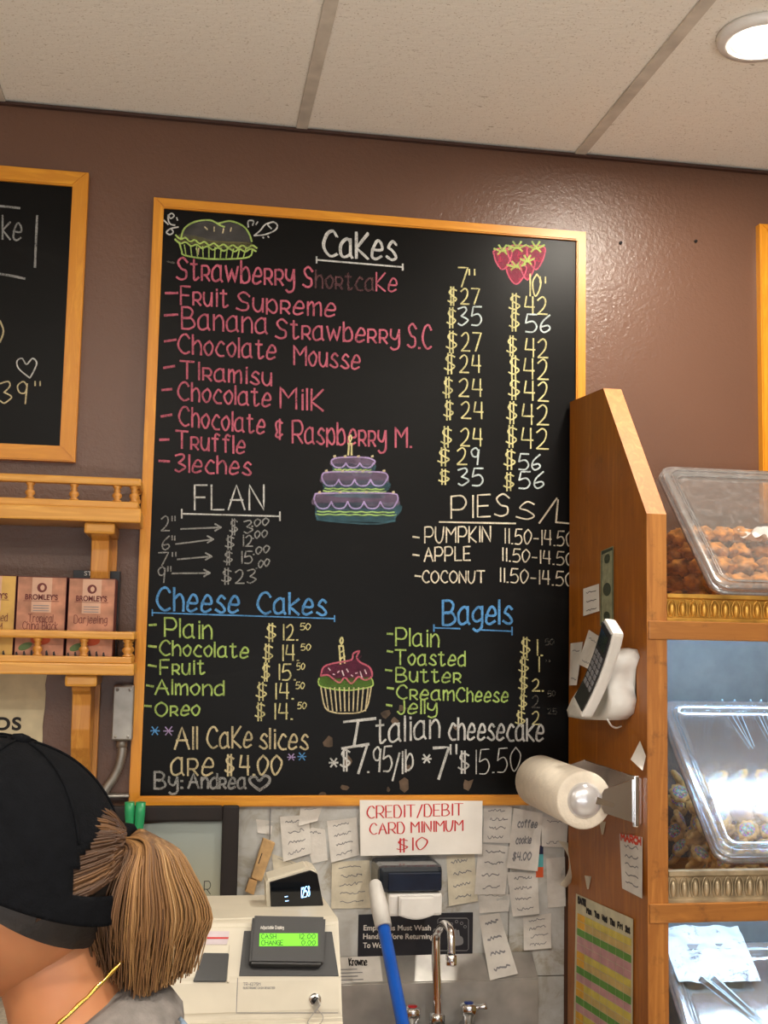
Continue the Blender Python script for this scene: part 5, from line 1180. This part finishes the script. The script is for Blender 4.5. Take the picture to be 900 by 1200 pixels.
A = WX(719, 733, SX-.062); B = WX(681, 832, SX-.085); ax = (B-A); Lh = ax.length; ax.normalize()
fc_ = Vector((-.985, -.12, .12)); fc_ = (fc_-ax*fc_.dot(ax)).normalized(); sd = ax.cross(fc_).normalized()
def hbox(u0, u1, v0, v1, w0, w1, bev):
    bm = BM(); box(bm, (u0, v0, w0), (u1, v1, w1), bev)
    if u1-u0 > .08: bmesh.ops.subdivide_edges(bm, edges=[e for e in bm.edges if e.calc_length() > (u1-u0)*.6], cuts=8)
    for v in bm.verts:
        bow = .007*(1-(2*v.co.x/Lh-1)**2)
        v.co = A+ax*v.co.x+sd*v.co.y+fc_*(v.co.z-bow)
    return bm
bm = hbox(0, Lh, -.024, .024, -.013, .010, .006); finish('handset', bm, 'white_plastic', t)
hb = bm = hbox(.006, Lh-.012, -.0215, .0215, .0095, .0125, .0012); kpd = finish('keypad_face', bm, 'charcoal_plastic', t)
for r_i in range(6):
    for c_i in range(3):
        bm = hbox(.060+r_i*.0125, .069+r_i*.0125, -.018+c_i*.0125, -.009+c_i*.0125, .012, .0142, .001); finish('phone_button', bm, 'ink', kpd)
bm = hbox(.018, .050, -.017, .017, .012, .0132, .0006); finish('phone_screen', bm, 'smoke', kpd)
bm = BM(); tube(bm, [Vector(p) for p in crom([tuple(WX(712, 843, SX-.05)), tuple(WX(716, 850, SX-.04)), tuple(WX(722, 853, SX-.02)), tuple(WX(728, 851, SX-.004))], 5)], .0018, 6); finish('phone_cord', bm, 'white_plastic', t)

# ---- paper towel roll on its chrome bracket
ye = YF+.035; RC = W(685, 938, ye); rr_ = .050; rl = .262; yb_ = ye+rl
t = thing('paper_towel_holder', 'chrome paper towel bracket screwed to the cabinet side', 'bracket', (RC.x, ye+.13, RC.z-.04))
hz = .040
bm = BM(); box(bm, (CX-.006, ye-.012, RC.z-hz), (CX-.0005, yb_+.012, RC.z+hz), .001); finish('back_plate', bm, 'chrome', t)
for yy, nm in ((ye-.010, 'near arm'), (yb_+.008, 'far arm')):
    bm = BM(); prism(bm, [(CX-.006, yy, RC.z-hz), (CX-.006, yy, RC.z+hz), (RC.x+.032, yy, RC.z+.020), (RC.x+.028, yy, RC.z+.012), (RC.x+.028, yy, RC.z-.012), (RC.x+.032, yy, RC.z-.020)], (0, .002, 0)); finish('bracket_arm', bm, 'chrome', t)
bm = BM(); box(bm, (CX-.016, ye-.016, RC.z-hz-.004), (CX-.006, ye-.006, RC.z+hz+.004), .002); finish('end_flange', bm, 'chrome', t)
bm = BM(); lathe(bm, [(.0, -.016), (.010, -.0155), (.020, -.0125), (.027, -.007), (.031, -.001), (.031, .0005), (.018, .0005), (.018, .02), (0, .02)], (RC.x, ye, RC.z), (0, 1, 0), 28); finish('end_knob', bm, plain('satin_aluminium', (222, 222, 226), .28, .55, .02), t)
bm = BM(); prism(bm, [(RC.x+.018, ye-.014, RC.z+.008), (RC.x+.05, ye-.0125, RC.z-.004), (RC.x+.048, ye-.0125, RC.z-.010), (RC.x+.015, ye-.014, RC.z-.004)], (0, .002, 0)); finish('spring_tab', bm, 'chrome', t)
bm = BM(); lathe(bm, [(.031, .001), (rr_-.003, .001), (rr_, .004), (rr_, rl-.004), (rr_-.003, rl-.001), (.031, rl-.001)], (RC.x, ye, RC.z), (0, 1, 0), 48)
tag(finish('paper_towel_roll', bm, plain('soft_paper', (232, 222, 206), .9, 0, .03, .4, 60)), 'white roll of paper towels sticking out from the side of the cabinet', 'paper towels')

# ================================================================== PERSON
YPn = .95
HC = W(-14, 1022, YPn)                       # centre of the skull
def hp(px, py, dy=0): return W(px, py, YPn+dy)
person = thing('person', 'person seen from behind in a black cap, ponytail and grey shirt, facing left', 'person', (HC.x+.05, YPn, 0))
q = N('tan_skin'); v = q.coord(); q.l(q.ramp(q.noise(v, 22, 3), [(.3, rgb(172, 112, 74)), (.7, rgb(190, 128, 86))]), q.b.inputs['Base Color']); q.b.inputs['Roughness'].default_value = .5
q.b.inputs['Subsurface Weight'].default_value = .12; q.b.inputs['Subsurface Scale'].default_value = .01; MT['skin'] = q.m
MT['shirt'] = plain('heather_grey_jersey', (122, 116, 112), .9, 0, .1, .3, 90); MT['denim'] = plain('pale_denim', (122, 142, 164), .9, 0, .12, .3, 120)
MT['trousers'] = plain('dark_trousers', (36, 36, 42), .9); MT['cap'] = plain('black_cotton', (13, 14, 17), .9, 0, .12, .4, 140, .08)
# head: an ellipsoid shaped into skull, jaw, nose, brow and lips, looking towards -x
def bmp(p, c, s): return math.exp(-((p-Vector(c)).length/s)**2)
def head_bm():
    bm = BM(); bmesh.ops.create_icosphere(bm, subdivisions=5, radius=1)
    for v in bm.verts:
        p = v.co.copy(); x, y, z = p
        q_ = Vector((x*.098, y*.076, z*.098))
        if z < 0: q_.x += .008*z if x > 0 else 0; q_.y *= 1-.25*z*z; q_.x *= (1-.22*z*z) if x > 0 else 1
        if x < -.2: q_.x += -.004*(1-abs(z))
        v.co = q_
        n_ = p.normalized()
        a = bmp(q_, (-.098, 0, -.022), .017); b = bmp(q_, (-.100, 0, .002), .013); v.co.x -= .022*a+.008*b       # nose
        for s_ in (-1, 1):
            v.co.x += .010*bmp(q_, (-.088, s_*.031, .006), .017)                                       # eye sockets
            v.co.x -= .004*bmp(q_, (-.088, s_*.03, .028), .02)                                       # brow
        v.co.x -= .007*bmp(q_, (-.086, 0, -.055), .016); v.co.x += .004*bmp(q_, (-.088, 0, -.057), .005)   # lips
        v.co.x -= .012*bmp(q_, (-.070, 0, -.092), .028); v.co.z -= .008*bmp(q_, (-.06, 0, -.10), .04)    # chin
    return bm
TL = Matrix.Rotation(radians(-20), 3, 'Z') @ Matrix.Rotation(radians(12), 3, 'Y')
def placed(bm):
    for v in bm.verts: v.co = HC+TL @ v.co
    return bm
SKV = {}
def skin_mesh(name, verts, edges, rad, mat, parent, sub=2, root=0):
    me = bpy.data.meshes.new(name); org = ORG[parent.name]
    me.from_pydata([tuple(Vector(v)-org) for v in verts], edges, []); o = bpy.data.objects.new(name, me); COL.objects.link(o); o.parent = parent; ORG[o.name] = org
    m = o.modifiers.new('skin', 'SKIN'); m.use_smooth_shade = True
    for i, r_ in enumerate(rad): me.skin_vertices[0].data[i].radius = (r_, r_) if not isinstance(r_, tuple) else r_
    me.skin_vertices[0].data[root].use_root = True
    s_ = o.modifiers.new('smooth', 'SUBSURF'); s_.levels = s_.render_levels = sub
    dg = bpy.context.evaluated_depsgraph_get(); nm = bpy.data.meshes.new_from_object(o.evaluated_get(dg)); o.modifiers.clear(); o.data = nm
    nm.materials.clear(); nm.materials.append(MT[mat])
    for p in nm.polygons: p.use_smooth = True
    return o
hx, hz_ = HC.x, HC.z
nb = Vector((hx+.070, YPn, hz_-.120))       # base of the neck
pel = Vector((hx+.11, YPn, .90)); ch = Vector((hx+.10, YPn, hz_-.27))
V = [pel, Vector((hx+.105, YPn, 1.05)), ch, nb, Vector((hx+.055, YPn, hz_-.072)), Vector((hx+.038, YPn, hz_-.030))]
Ed = [(0, 1), (1, 2), (2, 3), (3, 4), (4, 5)]; Rd = [.085, .085, .09, .050, .046, .050]
for s_ in (-1, 1):
    b0 = len(V); shp = Vector((hx+.085, YPn+s_*.165, hz_-.21))
    V += [shp, shp+Vector((.0, s_*.045, -.28)), shp+Vector((-.16, s_*.01, -.40))]; Rd += [.048, .036, .024]; Ed += [(2, b0), (b0, b0+1), (b0+1, b0+2)]
    pm = b0+2; hb0 = V[pm]; V.append(hb0+Vector((-.055, 0, -.03))); Rd.append(.026); Ed.append((pm, len(V)-1)); pmi = len(V)-1; P0 = V[pmi]
    for k in range(4):
        f0 = P0+Vector((-.038, (k-1.5)*.019, -.012)); ln = (.068, .076, .072, .056)[k]; V += [f0, f0+Vector((-ln*.5, 0, -ln*.25)), f0+Vector((-ln*.7, 0, -ln*.7))]; Rd += [.0095, .0085, .0075]
        Ed += [(pmi, len(V)-3), (len(V)-3, len(V)-2), (len(V)-2, len(V)-1)]
    th0 = hb0+Vector((-.03, -s_*.024, -.022)); V += [th0, th0+Vector((-.03, -s_*.018, -.014)), th0+Vector((-.055, -s_*.018, -.03))]; Rd += [.011, .010, .009]; Ed += [(pm, len(V)-3), (len(V)-3, len(V)-2), (len(V)-2, len(V)-1)]
    b1_ = len(V); V += [pel+Vector((0, s_*.09, -.06)), pel+Vector((-.01, s_*.1, -.44)), pel+Vector((.01, s_*.1, -.83)), pel+Vector((-.12, s_*.11, -.865))]; Rd += [.085, .055, .038, .03]; Ed += [(0, b1_), (b1_, b1_+1), (b1_+1, b1_+2), (b1_+2, b1_+3)]
skin_mesh('body', V, Ed, Rd, 'skin', person)
hd = finish('head', placed(head_bm()), 'skin', person, True)
# facial features
for s_ in (-1, 1):
    bm = BM(); bmesh.ops.create_uvsphere(bm, u_segments=16, v_segments=10, radius=.0115); [setattr(v, 'co', v.co+Vector((-.079, s_*.031, .006))) for v in bm.verts]; ey = finish('eye', placed(bm), 'white_plastic', hd, True)
    bm = BM(); bmesh.ops.create_uvsphere(bm, u_segments=12, v_segments=8, radius=.006); [setattr(v, 'co', v.co+Vector((-.0862, s_*.031, .006))) for v in bm.verts]; finish('iris', placed(bm), plain('brown_iris', (60, 36, 20), .2), hd, True)
    bm = BM(); pts = [(-.094, s_*.016, .026), (-.092, s_*.028, .031), (-.083, s_*.043, .027)]; tube(bm, [Vector(p) for p in crom(pts, 4)], .003, 6); finish('eyebrow', placed(bm), plain('brown_brow', (54, 36, 24), .9), hd)
    # ear: helix, lobe and bowl
    bm = BM(); ec = Vector((.018, s_*.073, -.014)); hl_ = [ec+Vector((.016*cos(a_)+.003, s_*(.006+.004*sin(a_)), .030*sin(a_))) for a_ in [pi*(-.6+1.5*i/14) for i in range(15)]]; tube(bm, hl_, [.0038]*15, 8)
    sp_ = BM(); bmesh.ops.create_uvsphere(bm, u_segments=12, v_segments=8, radius=1, matrix=Matrix.Translation(ec+Vector((0, 0, -.002))) @ Matrix.Diagonal((.013, .006, .027, 1))); sp_.free()
    finish('ear', placed(bm), 'skin', hd, True)
bm = BM(); pts = [(-.097, -.020, -.055), (-.103, -.008, -.053), (-.103, .008, -.053), (-.097, .020, -.055)]; tube(bm, [Vector(p) for p in crom(pts, 4)], [.0045]*13, 8); finish('lips', placed(bm), plain('lip_red', (156, 84, 74), .5), hd)
# hair
q = N('streaked_hair'); at = q.n('ShaderNodeAttribute'); at.attribute_name = 'tone'
q.l(q.ramp(at.outputs['Fac'], [(0, rgb(66, 42, 24)), (.35, rgb(116, 80, 44)), (.7, rgb(160, 120, 72)), (1, rgb(186, 158, 122))]), q.b.inputs['Base Color']); q.b.inputs['Roughness'].default_value = .6; MT['hair'] = q.m
MT['dark_hair'] = plain('dark_hair', (30, 23, 19), .6, 0, .3, .4, 60)
def under_hair():
    bm = BM(); nu, nv = 60, 24; g = []
    for j in range(nv+1):
        row = []
        for i in range(nu+1):
            ph = -1.55+3.1*i/nu; lo = 1.36+.50*max(0, cos(ph*.98))**.8; th = .80+(lo-.80)*j/nv
            k = 1.004+.010*noise.noise(Vector((i*.55, j*.08, 0))); x, y, z = sin(th)*cos(ph), sin(th)*sin(ph), cos(th)
            p = Vector((x*.102, y*.080, z*.100))*k
            if z < 0: p.y *= 1-.25*z*z; p.x *= 1-.18*z*z
            row.append(bm.verts.new(p))
        g.append(row)
    for j in range(nv):
        for i in range(nu): bm.faces.new((g[j][i], g[j+1][i], g[j+1][i+1], g[j][i+1]))
    return bm
finish('scalp_hair', placed(under_hair()), 'dark_hair', person, True)
def strands(name, paths, rad, mat, parent, seg=4):
    bm = BM(); lay = bm.verts.layers.float.new('tone')
    for pts, tone in paths:
        n0 = len(bm.verts); P_ = [Vector(p) for p in crom([tuple(p) for p in pts], 4)]; m_ = len(P_)
        tube(bm, P_, [rad*(.55+.45*sin(pi*min(1, .15+i/m_*.9))) for i in range(m_)], seg, False)
        bm.verts.ensure_lookup_table()
        for v in bm.verts[n0:]: v[lay] = tone
    return finish(name, bm, mat, parent, True)
RT = hp(150, 985)                               # where the ponytail leaves the cap
paths = []
for i in range(4200):
    a_ = random.uniform(0, 2*pi); s_ = sqrt(random.random()); u = s_*cos(a_); w_ = s_*sin(a_); st_ = 1      # u across the picture, w_ in depth
    tipx = 163+u*(62 if u > 0 else 74)+random.gauss(0, 5); tipy = 1166-abs(u)*34+(-1 if u < 0 else 0)*18*abs(u)+random.uniform(-22, 6)
    midx = 168+u*(78 if u > 0 else 92); midy = 1070-u*6
    upx = 160+u*34+8; upy = 994-(1-abs(u))*10+abs(w_)*6+(6 if u < 0 else 0)
    ph = random.uniform(-3, 3); dd = w_*.045
    p = [hp(142+u*6, 990+w_*8, dd*.3), hp(upx, upy-8*(1-s_)-4, dd*.8), hp(midx*.55+upx*.45+ph, (midy+upy)/2-4, dd*1.15), hp(midx+ph*1.5, midy+12, dd*1.2), hp(tipx, tipy, dd*.9)]
    tone = min(1, max(0, .36+.30*u+.55*noise.noise(Vector((u*5, w_*3, 2)))+random.gauss(0, .09)))
    paths.append((p, tone))
strands('ponytail', paths, .00105, 'hair', person, 3)
paths = []
RTL = TL.inverted() @ (RT-HC)
for i in range(900):
    q0_ = random.uniform(0, pi); an = .80*cos(q0_); z0 = -.004+.078*sin(q0_)*random.uniform(.8, 1); k = sqrt(1-(z0/.1)**2)
    p0 = Vector((.103*k*cos(an), .080*k*sin(an), z0)); mid = p0.lerp(RTL, random.uniform(.4, .55))
    m_ = sqrt((mid.x/.106)**2+(mid.y/.083)**2+(mid.z/.101)**2); mid = mid/m_*(1+random.uniform(0, .03))
    paths.append(([HC+TL @ p0, HC+TL @ mid, RT+Vector((0, random.uniform(-.008, .008), random.uniform(-.008, .008)))], max(0, .02+.4*noise.noise(Vector((q0_*5, 3, 1)))+random.gauss(0, .06))))
strands('swept_hair', paths, .0011, 'hair', person, 4)
bm = BM(); tc_ = hp(149, 990); pts = [tc_+Vector((.004*cos(a_), .012*cos(a_), .012*sin(a_))) for a_ in [2*pi*i/16 for i in range(17)]]; tube(bm, pts, .005, 8, False); finish('hair_tie', bm, 'cap', person)
# baseball cap: panelled crown with rear opening, strap, button, bill
def cap_bm():
    bm = BM(); nu, nv = 96, 50; g = []
    for j in range(nv+1):
        th = pi*.5*.89*j/nv; row = []
        for i in range(nu):
            ph = 2*pi*i/nu; seam = 1+.006*abs(sin(3*ph))
            row.append(bm.verts.new(Vector((.114*sin(th)*cos(ph)*seam, .089*sin(th)*sin(ph)*seam, .103*cos(th)-.026*sin(th)**4*max(0, cos(ph))))))
        g.append(row)
    for j in range(nv):
        for i in range(nu):
            ph = 2*pi*(i+.5)/nu; ph = (ph+pi) % (2*pi)-pi; jj = j+.5
            if jj < nv*.89 and ((abs(ph)/.62)**2+((nv*.89-jj)/(nv*.27))**2) < 1: continue
            if j == 0:
                if i % 1 == 0: bm.faces.new((g[0][i], g[1][i], g[1][(i+1) % nu])) if False else None
            f = bm.faces.new((g[j][i], g[j+1][i], g[j+1][(i+1) % nu], g[j][(i+1) % nu]))
    bmesh.ops.remove_doubles(bm, verts=g[0], dist=.0005)
    bmesh.ops.recalc_face_normals(bm, faces=bm.faces); bmesh.ops.solidify(bm, geom=list(bm.faces), thickness=.002); return bm
capo = finish('baseball_cap', placed(cap_bm()), 'cap', person, True)
bm = BM(); lathe(bm, [(.0, -.002), (.008, -.001), (.007, .003), (.0, .005)], (0, 0, .103), seg=14); finish('cap_button', placed(bm), 'cap', capo)
for k in range(6):
    bm = BM(); ph = pi/6+k*pi/3; pts = [Vector((.1155*sin(th)*cos(ph), .0905*sin(th)*sin(ph), .1038*cos(th)-.026*sin(th)**4*max(0, cos(ph)))) for th in [pi*.5*(.06+(.55 if k in (0, 5) else .88)*i/14) for i in range(15)]]; tube(bm, pts, .0011, 6); finish('cap_seam', placed(bm), 'cap', capo)
bm = BM(); g = []
for j in range(7):
    row = []
    for i in range(17):
        a_ = radians(-62+124*i/16); r_ = j/6; x = -(.108*cos(a_)+r_*.070*cos(a_*1.1)); y = .088*sin(a_)*(1+.05*r_); row.append(bm.verts.new(Vector((x, y, .008-.012*r_-.10*y*y*18*r_*.5))))
    g.append(row)
for j in range(6):
    for i in range(16): bm.faces.new((g[j][i], g[j+1][i], g[j+1][i+1], g[j][i+1]))
bmesh.ops.recalc_face_normals(bm, faces=bm.faces); bmesh.ops.solidify(bm, geom=list(bm.faces), thickness=.003); finish('cap_bill', placed(bm), 'cap', capo, True)
# shirt, apron strap, trousers, shoes, necklace
V = [Vector((hx+.115, YPn, .82)), Vector((hx+.11, YPn, 1.03)), ch+Vector((.004, 0, -.01)), Vector((hx+.102, YPn, hz_-.140)), Vector((hx+.070, YPn, hz_-.092))]; Ed = [(0, 1), (1, 2), (2, 3), (3, 4)]; Rd = [.138, .124, .122, .082, .064]
for s_ in (-1, 1):
    b0 = len(V); shp = Vector((hx+.088, YPn+s_*.160, hz_-.215)); V += [shp, shp+Vector((0, s_*.025, -.12)), shp+Vector((.0, s_*.035, -.19))]; Rd += [.060, .056, .055]; Ed += [(2, b0), (b0, b0+1), (b0+1, b0+2)]
skin_mesh('shirt', V, Ed, Rd, 'shirt', person)
V = [pel+Vector((0, 0, .08)), pel]; Ed = [(0, 1)]; Rd = [.115, .115]
for s_ in (-1, 1):
    b0 = len(V); V += [pel+Vector((0, s_*.085, -.07)), pel+Vector((-.01, s_*.1, -.44)), pel+Vector((.01, s_*.1, -.80))]; Rd += [.098, .072, .062]; Ed += [(1, b0), (b0, b0+1), (b0+1, b0+2)]
skin_mesh('trousers', V, Ed, Rd, 'trousers', person)
for s_ in (-1, 1):
    bm = BM(); bmesh.ops.create_uvsphere(bm, u_segments=20, v_segments=12, radius=1)
    for v in bm.verts: v.co = Vector((pel.x-.055+v.co.x*.135*(1 if v.co.x < 0 else .8), YPn+s_*.105+v.co.y*.047, .0+max(v.co.z, -.55)*.058*(1.25 if v.co.x > 0 else .9)+.042))
    finish('shoe', bm, 'black_plastic', person, True)
bm = BM(); g = []
for j in range(9):
    v_ = j/8; z = hz_-.100-.26*v_; row = []
    for i in range(7):
        y = YPn-.035-.075*v_*.3-i*.0085; row.append(bm.verts.new(Vector((hx+.150+.070*min(1, v_*2.1)**.6-.1*((y-YPn)**2)*6+.003*sin(i), y, z))))
    g.append(row)
for j in range(8):
    for i in range(6): bm.faces.new((g[j][i], g[j+1][i], g[j+1][i+1], g[j][i+1]))
bmesh.ops.recalc_face_normals(bm, faces=bm.faces); bmesh.ops.solidify(bm, geom=list(bm.faces), thickness=.003); o = finish('apron_strap', bm, 'denim', person, True); o['label'] = 'pale blue denim strap'
bm = BM(); nc = Vector((hx+.064, YPn, hz_-.098)); pts = []
for i in range(61):
    a_ = 2*pi*i/60; pts.append(nc+Vector((.058*cos(a_), .060*sin(a_), .052*cos(a_)+.0008*(i % 2)+.004)))
tube(bm, pts, [.0014+.0005*(i % 2) for i in range(61)], 6, False); finish('necklace', bm, plain('gold_chain', (232, 190, 96), .2, 1, .05), person)
